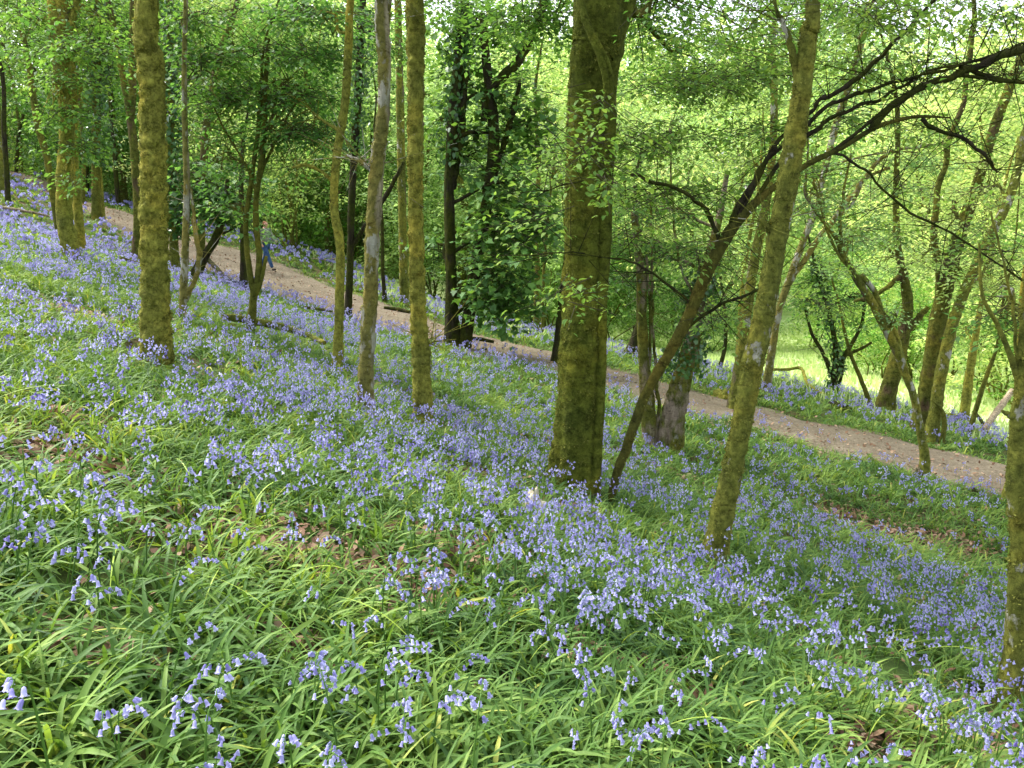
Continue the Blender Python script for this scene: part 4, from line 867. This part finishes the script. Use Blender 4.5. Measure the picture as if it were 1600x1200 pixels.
def background():
    rng = np.random.default_rng(99)
    pr = {'tm': bg_proto('tree', 1, 'mid', 'olive'), 'tm2': bg_proto('tree', 2, 'mid', 'darkbark'), 'tb': bg_proto('tree', 3, 'bright', 'brown'), 'tb2': bg_proto('tree', 4, 'bright', 'olive'), 'tf': bg_proto('tree', 5, 'fresh', 'brown'),
          'sb': bg_proto('shrub', 6, 'bright', 'olive'), 'sm': bg_proto('shrub', 7, 'mid', 'darkbark'), 'sf': bg_proto('shrub', 8, 'fresh', 'olive')}
    G = {'t': ('background_tree', 'leafy tree of the wood beyond the path', 'tree', 'trees of the wood beyond the path', 'trunk'),
         's': ('shrub', 'leafy shrub growing under the trees beyond the path', 'shrub', 'shrubs under the trees beyond the path', 'stems')}
    def put(key, x, y, s, low=0):
        nm, lab, cat, grp, part = G[key[0]]
        z = height(x, y)[0]; a, b = pr[key]
        root = empty(nm, (x, y, z), lab, cat, grp, rng.uniform(0, 6.28)); root.scale = (s, s, s * rng.uniform(.9, 1.15))
        for nme, me in ((part, a), ('crown', b)):
            o = bpy.data.objects.new(nme, me); COL.objects.link(o); o.parent = root
    # (photo u of the foot, distance, prototype, size)
    L = []
    for u in range(-120, 640, 52): L.append((u + rng.uniform(-20, 20), rng.uniform(40, 48), ('tb' if 300 < u < 600 else ('tm', 'tf', 'tm2', 'tf', 'tf')[rng.integers(0, 5)]), rng.uniform(.8, 1.1)))
    for u in range(-160, 700, 60): L.append((u + rng.uniform(-20, 20), rng.uniform(52, 62), ('tb' if 300 < u < 640 else ('tm', 'tf', 'tb', 'tf')[rng.integers(0, 4)]), rng.uniform(.9, 1.2)))
    for u in range(480, 1000, 75): L.append((u + rng.uniform(-20, 20), rng.uniform(37, 46), ('tf', 'tb', 'tb2', 'tm')[rng.integers(0, 4)], rng.uniform(.8, 1.1)))
    for u in range(930, 1800, 120): L.append((u + rng.uniform(-30, 30), rng.uniform(46, 56), ('tb', 'tb2', 'tf')[rng.integers(0, 3)], rng.uniform(.85, 1.15)))
    for u in range(620, 1850, 80): L.append((u + rng.uniform(-30, 30), rng.uniform(58, 72), ('tb', 'tb2', 'tb', 'tf')[rng.integers(0, 4)], rng.uniform(1.0, 1.3)))
    for u in range(-100, 460, 34): L.append((u + rng.uniform(-14, 14), rng.uniform(37, 50) if u < 200 else rng.uniform(41, 50), ('sb' if u > 330 else ('sm', 'sf', 'sf')[rng.integers(0, 3)]), rng.uniform(.8, 1.3)))
    for u in range(460, 960, 34): L.append((u + rng.uniform(-14, 14), rng.uniform(34, 44), ('sb', 'sf', 'sb')[rng.integers(0, 3)], rng.uniform(.8, 1.3)))
    for u in range(900, 1780, 60): L.append((u + rng.uniform(-14, 14), rng.uniform(58, 70), ('sb', 'sf', 'sb')[rng.integers(0, 3)], rng.uniform(.9, 1.6)))
    for u, y, k, s in ((1400, 30, 'sf', .8), (1590, 26, 'sf', 1.0), (1640, 24, 'sb', 1), (1590, 32, 'tb', .8), (1440, 36, 'tb2', .8), (1350, 40, 'sf', 1), (1450, 30, 'sb', .85), (1500, 31, 'sf', .9), (1550, 30, 'sb', .9), (1330, 36, 'sb', .8), (1385, 38, 'sb', .9), (1000, 40, 'sf', .9), (1060, 42, 'sb', .9), (1110, 41, 'sf', .8), (1170, 44, 'sb', 1), (1280, 46, 'sb', 1.1)): L.append((u, y, k, s))
    for u, y, k, s in L:
        x = at(u, 400, y)[0]
        if path_d(np.array([x]), np.array([y]))[0] < 1.2: continue
        put(k, x, y, s)
    # wooded hillside closing the view
    n = 230000; th = rng.uniform(-.95, .95, n); r = rng.uniform(75, 112, n); x, y = r * np.sin(th), r * np.cos(th)
    top = 21 + 4.5 * n3(np.stack([x, y, 0 * x], 1), (.07, .07, 1), 5); z = height(x, y) + rng.uniform(0, 1, n) ** .8 * top
    k = n3(np.stack([x, y, z], 1), (.16, .16, .25), 8) > -.1; P = np.stack([x, y, z], 1)[k]; n = len(P)
    v, f, rr = leaves(P, rng.normal(size=(n, 3)) * [1, 1, .5], rng.normal(size=(n, 3)) * .5 + [0, -.3, .8], rng.uniform(.45, 1.05, n), OVAL, np.clip(.5 + .3 * n3(P, (.12, .12, .15), 18) + rng.normal(0, .14, n), 0, 1))
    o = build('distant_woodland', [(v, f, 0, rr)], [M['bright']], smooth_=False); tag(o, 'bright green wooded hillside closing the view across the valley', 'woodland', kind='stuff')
background()

# ------------------------------------------------------------------ fallen wood, stone, stump
def log(name, label, mat, pts, cat='log', extra=(), seg=12, lump=.12, seed=1, Y=None, lift=.02):
    P = []
    for p in pts:
        if Y is None: q = on_ground(p[0], p[1])
        else: q = at(p[0], p[1], Y); 
        w = p[2] / F * q[1] / 2; q = q + [0, 0, w * .6 + lift + (p[3] if len(p) > 3 else 0)]; P.append((*q, w))
    P = np.array(P); base = P[0, :3].copy()
    g = tube(P[:, :3], P[:, 3], seg, max(16, 7 * len(P)), lump, (5, 5, 5), seed)
    st = np.vstack([g[0][0][:seg], g[0][0][:seg].mean(0)]); g.append((st, np.stack([(np.arange(seg) + 1) % seg, np.arange(seg), np.full(seg, seg)], 1)))
    root = empty(name, base, label, cat)
    build('stem', [(q[0] - base, *q[1:]) for q in g], [M[mat]], root)
    for ex in extra:
        E = np.array([at(p[0], p[1], base[1] + (p[3] if len(p) > 3 else 0)) for p in ex]); w = [p[2] / F * base[1] / 2 for p in ex]
        g = tube(E, w, 8, 12, .08, (5, 5, 5), seed + 2); build('side_branch', [(q[0] - base, *q[1:]) for q in g], [M[mat]], root)
    return root
log('fallen_branch', 'pale bleached branch lying in the bluebells at the far left', 'deadwood', [(-20, 338, 5), (20, 342, 5), (50, 346, 4), (78, 352, 3)], 'branch', seed=2, lift=.28)
log('fallen_log', 'mossy rotting log with a pale stub behind the twin stemmed sapling', 'moss_patch', [(352, 518, 11), (390, 523, 12), (430, 530, 12), (470, 540, 10), (508, 556, 7)], seed=3, extra=[[(352, 520, 7), (358, 508, 6), (368, 508, 4)], [(360, 528, 9), (340, 528, 7), (318, 524, 4)]], lift=.2)
log('fallen_branch', 'dark branch slanting down beside the path, under the short leaning trunk', 'darkbark', [(318, 416, 7, .35), (335, 430, 7, .25), (352, 440, 6, .12), (372, 448, 5, .05)], 'branch', seed=4)
log('fallen_branch', 'low dark stick lying at the path edge left of the sapling', 'darkbark', [(345, 446, 4), (362, 447, 4), (380, 448, 3)], 'branch', seed=5, lift=.1)
log('fallen_branch', 'dark branch propped above the path at the upper left', 'darkbark', [(45, 273, 3, .05), (58, 270, 4, .3), (74, 263, 5, .7)], 'branch', seed=6)
log('fallen_branch', 'curved grey branch lying on the bank right of the walker', 'deadwood', [(488, 408, 4), (510, 410, 4), (526, 413, 4, .1), (545, 420, 4)], 'branch', seed=7, lift=.05, extra=[[(520, 412, 3), (512, 418, 3), (504, 417, 2)]])
log('fallen_branch', 'short dark branch lying across the path behind the moss sleeved trunk', 'darkbark', [(600, 484, 4), (620, 487, 6), (640, 491, 5)], 'branch', seed=8, lift=.04)
log('fallen_branch', 'long brown stick on the slope below the path, near the dark thin trunk', 'brown', [(478, 497, 4), (500, 500, 4), (520, 503, 3)], 'branch', seed=9, lift=.25)
log('fallen_branch', 'mossy curved branch lying on the bank at the meadow edge', 'moss', [(1206, 598, 4, .3), (1230, 597, 5, .3), (1250, 598, 5, .35), (1262, 610, 5, .1), (1288, 622, 5, 0)], 'branch', seed=10, lift=.05)
log('fallen_log', 'pale bare fallen trunk in the meadow near the right edge', 'deadwood', [(1536, 684, 10, .1), (1556, 668, 10, .4), (1576, 652, 9, .7)], 'log', seed=11)
log('fallen_branch', 'dark crooked branch on the far bank beside the mossy foot', 'darkbark', [(1519, 664, 5, .3), (1532, 674, 5, .2), (1543, 682, 5, 0)], 'branch', seed=12)
log('log_bench', 'dark low plank seat on a short post beside the ivy clad pair', 'darkbark', [(733, 545, 5, .22), (750, 547, 6, .22), (772, 550, 5, .2)], 'bench', seed=13, extra=[[(757, 556, 8), (757, 549, 8), (757, 544, 8)]], lump=.03)
log('fallen_log', 'thin brown branch lying on the floor right of the ivy column', 'brown', [(190, 424, 5), (205, 428, 4), (220, 432, 3)], 'branch', seed=14, lift=.28)
def lump_obj(name, label, cat, mat, u, v, rx, rz, seed, hollow=None):
    c = on_ground(u, v); y = c[1]; rx, rz = rx / F * y, rz / F * y
    th = np.arange(24) / 24 * 2 * np.pi; ph = np.linspace(-.5, 1.5, 14)
    V = np.array([[math.cos(t) * math.cos(p) * rx, math.sin(t) * math.cos(p) * rx, math.sin(p) * rz] for p in ph for t in th])
    V *= (1 + .28 * n3(V, 1.2 / rx, seed) + .12 * n3(V, 3.5 / rx, seed + 1))[:, None]
    i = (np.arange(13)[:, None] * 24 + np.arange(24)[None]).ravel(); j = (np.arange(13)[:, None] * 24 + (np.arange(24)[None] + 1) % 24).ravel()
    o = build(name, [(V + c, np.stack([i, j, j + 24, i + 24], 1))], [M[mat]], loc=c); tag(o, label, cat); return o
lump_obj('stone', 'pale mossy stone in the flowers below the largest trunk', 'stone', 'rock', 834, 812, 21, 46, 9)
lump_obj('tree_stump', 'small dark stump at the near path edge toward the right', 'stump', 'darkbark', 1520, 776, 6, 12, 4)
lump_obj('tree_stump', 'broken reddish stump at the foot of the crooked mossy tree', 'stump', 'pink', 1432, 750, 9, 18, 5)
lump_obj('root_mound', 'dark root mound in the bluebells of the far bank', 'mound', 'darkbark', 1306, 640, 20, 9, 6)
lump_obj('tree_stump', 'low mossy mound on the bank beside the trunk behind', 'mound', 'moss', 1128, 622, 16, 12, 7)
# the old mossy stool of stems right of the crooked tree
tree('mossy_tree', 'mossy foot of a trunk beside the path, just left of the right edge trunk', 'moss', [(1573, 786, 22), (1580, 740, 15), (1586, 690, 13), (1592, 620, 11)], Y=12.0, seg=16, seed=80, flare=(1.2, .2), ext=3)

# ------------------------------------------------------------------ the walker
def walker():
    p0 = on_ground(417, 424); base = p0.copy()
    base[2] = height(base[0], base[1])[0] + .03
    root = empty('person', base, 'person in a grey-green jacket and blue jeans walking along the path', 'person')
    def skin(name, V, E, Rr, mat, sub=2):
        me = bpy.data.meshes.new(name); me.from_pydata(V, E, []); o = bpy.data.objects.new(name, me); COL.objects.link(o); o.parent = root
        sk = o.modifiers.new('skin', 'SKIN'); sk.use_smooth_shade = True
        for i, r in enumerate(Rr):
            me.skin_vertices[0].data[i].radius = r if isinstance(r, tuple) else (r, r); me.skin_vertices[0].data[i].use_root = (i == 0)
        s = o.modifiers.new('sub', 'SUBSURF'); s.levels = s.render_levels = sub
        me.materials.append(mat); return o
    skinm = plain('skin', (.45, .25, .17), (.55, .33, .23), 6, .6); jacket = plain('jacket_cloth', (.11, .14, .10), (.30, .33, .27), 9, .9); jeans = plain('denim', (.02, .05, .12), (.05, .10, .22), 12, .9)
    hair = plain('hair', (.14, .05, .02), (.28, .11, .05), 20, .8); shoe = plain('shoe_leather', (.02, .013, .01), (.05, .03, .02), 10, .5); bag = plain('bag_cloth', (.02, .02, .025), (.05, .05, .06), 10, .8)
    # x is the walking direction
    V = [(0, 0, .93), (.01, 0, 1.10), (.03, 0, 1.30), (.05, 0, 1.43), (.06, 0, 1.50), (.085, 0, 1.60), (.10, 0, 1.68),
         (.02, -.09, .88), (.19, -.09, .48), (.36, -.09, .09), (-.04, .09, .88), (-.10, .09, .48), (-.36, .09, .13),
         (.05, -.19, 1.40), (-.06, -.23, 1.13), (.06, -.22, .90), (.11, -.21, .82), (.05, .19, 1.40), (.14, .23, 1.14), (.30, .20, 1.00), (.38, .19, .98)]
    E = [(0, 1), (1, 2), (2, 3), (3, 4), (4, 5), (5, 6), (0, 7), (7, 8), (8, 9), (0, 10), (10, 11), (11, 12), (3, 13), (13, 14), (14, 15), (15, 16), (3, 17), (17, 18), (18, 19), (19, 20)]
    Rr = [.12, (.13, .11), (.15, .11), .09, .055, (.095, .08), (.08, .07), .085, .06, .038, .085, .06, .038, .05, .042, .03, .035, .05, .042, .03, .035]
    skin('body', V, E, Rr, skinm)
    skin('jacket', [V[0], V[1], V[2], V[3], V[13], V[14], V[15], V[17], V[18], V[19]], [(0, 1), (1, 2), (2, 3), (3, 4), (4, 5), (5, 6), (3, 7), (7, 8), (8, 9)], [(.16, .18), (.16, .17), (.18, .16), .105, .075, .062, .05, .075, .062, .05], jacket)
    skin('jeans', [(0, 0, .92)] + [V[i] for i in (7, 8, 9, 10, 11, 12)], [(0, 1), (1, 2), (2, 3), (0, 4), (4, 5), (5, 6)], [.135, .105, .078, .06, .105, .078, .06], jeans)
    skin('hair', [(.03, 0, 1.55), (.045, 0, 1.63), (.08, 0, 1.71)], [(0, 1), (1, 2)], [.07, (.095, .1), .07], hair)
    skin('shoe', [(.33, -.09, .04), (.42, -.09, .04), (.52, -.09, .05)], [(0, 1), (1, 2)], [.05, .045, .03], shoe, 1)
    skin('shoe', [(-.42, .09, .09), (-.35, .09, .04), (-.25, .09, .03)], [(0, 1), (1, 2)], [.045, .045, .03], shoe, 1)
    t = PC[np.argmin(np.hypot(*(PC - base[:2]).T))]; k = int(np.argmin(np.hypot(*(PC - base[:2]).T))); d = PC[k + 1] - PC[k]
    root.rotation_euler = (0, 0, math.atan2(d[1], d[0]) * .6)
    return root
walker()

make_cover()
make_bluebells()

# ------------------------------------------------------------------ light, sky, camera
SUN_EL, SUN_AZ = math.radians(52), math.radians(-58)      # azimuth from +Y, clockwise positive
w = bpy.data.worlds.new('World'); SC.world = w; w.use_nodes = True
nt = w.node_tree; nt.nodes.clear()
sky = nt.nodes.new('ShaderNodeTexSky'); sky.sky_type = 'NISHITA'; sky.sun_disc = False; sky.sun_elevation = SUN_EL; sky.sun_rotation = SUN_AZ
sky.dust_density = 3.0; sky.air_density = 1.0; sky.ozone_density = 1.0
hs = nt.nodes.new('ShaderNodeHueSaturation'); hs.inputs['Saturation'].default_value = .35; nt.links.new(sky.outputs[0], hs.inputs['Color'])
bg = nt.nodes.new('ShaderNodeBackground'); bg.inputs[1].default_value = .15; out = nt.nodes.new('ShaderNodeOutputWorld')
nt.links.new(hs.outputs[0], bg.inputs[0]); nt.links.new(bg.outputs[0], out.inputs[0])
sl = bpy.data.lights.new('sun', 'SUN'); sl.energy = 2.0; sl.angle = math.radians(28); sl.color = (1, .96, .88)
so = bpy.data.objects.new('sun', sl); COL.objects.link(so)
sd = Vector((math.sin(SUN_AZ) * math.cos(SUN_EL), math.cos(SUN_AZ) * math.cos(SUN_EL), math.sin(SUN_EL)))
so.rotation_euler = sd.to_track_quat('Z', 'Y').to_euler()
cam = bpy.data.cameras.new('camera'); cam.sensor_width = 36; cam.lens = 36 * F / 1600; cam.clip_end = 1000; cam.clip_start = .05
co = bpy.data.objects.new('camera', cam); COL.objects.link(co); co.rotation_euler = (math.pi / 2 - PITCH, 0, 0); SC.camera = co
SC.view_settings.view_transform = 'Standard'; SC.view_settings.look = 'None'; SC.view_settings.exposure = 2.02; SC.view_settings.gamma = 1
SC.cycles.max_bounces = 7; SC.cycles.diffuse_bounces = 4; SC.cycles.transmission_bounces = 6; SC.cycles.transparent_max_bounces = 4; SC.cycles.glossy_bounces = 2
SC.cycles.sample_clamp_indirect = 6
SC.cycles.use_denoising = True
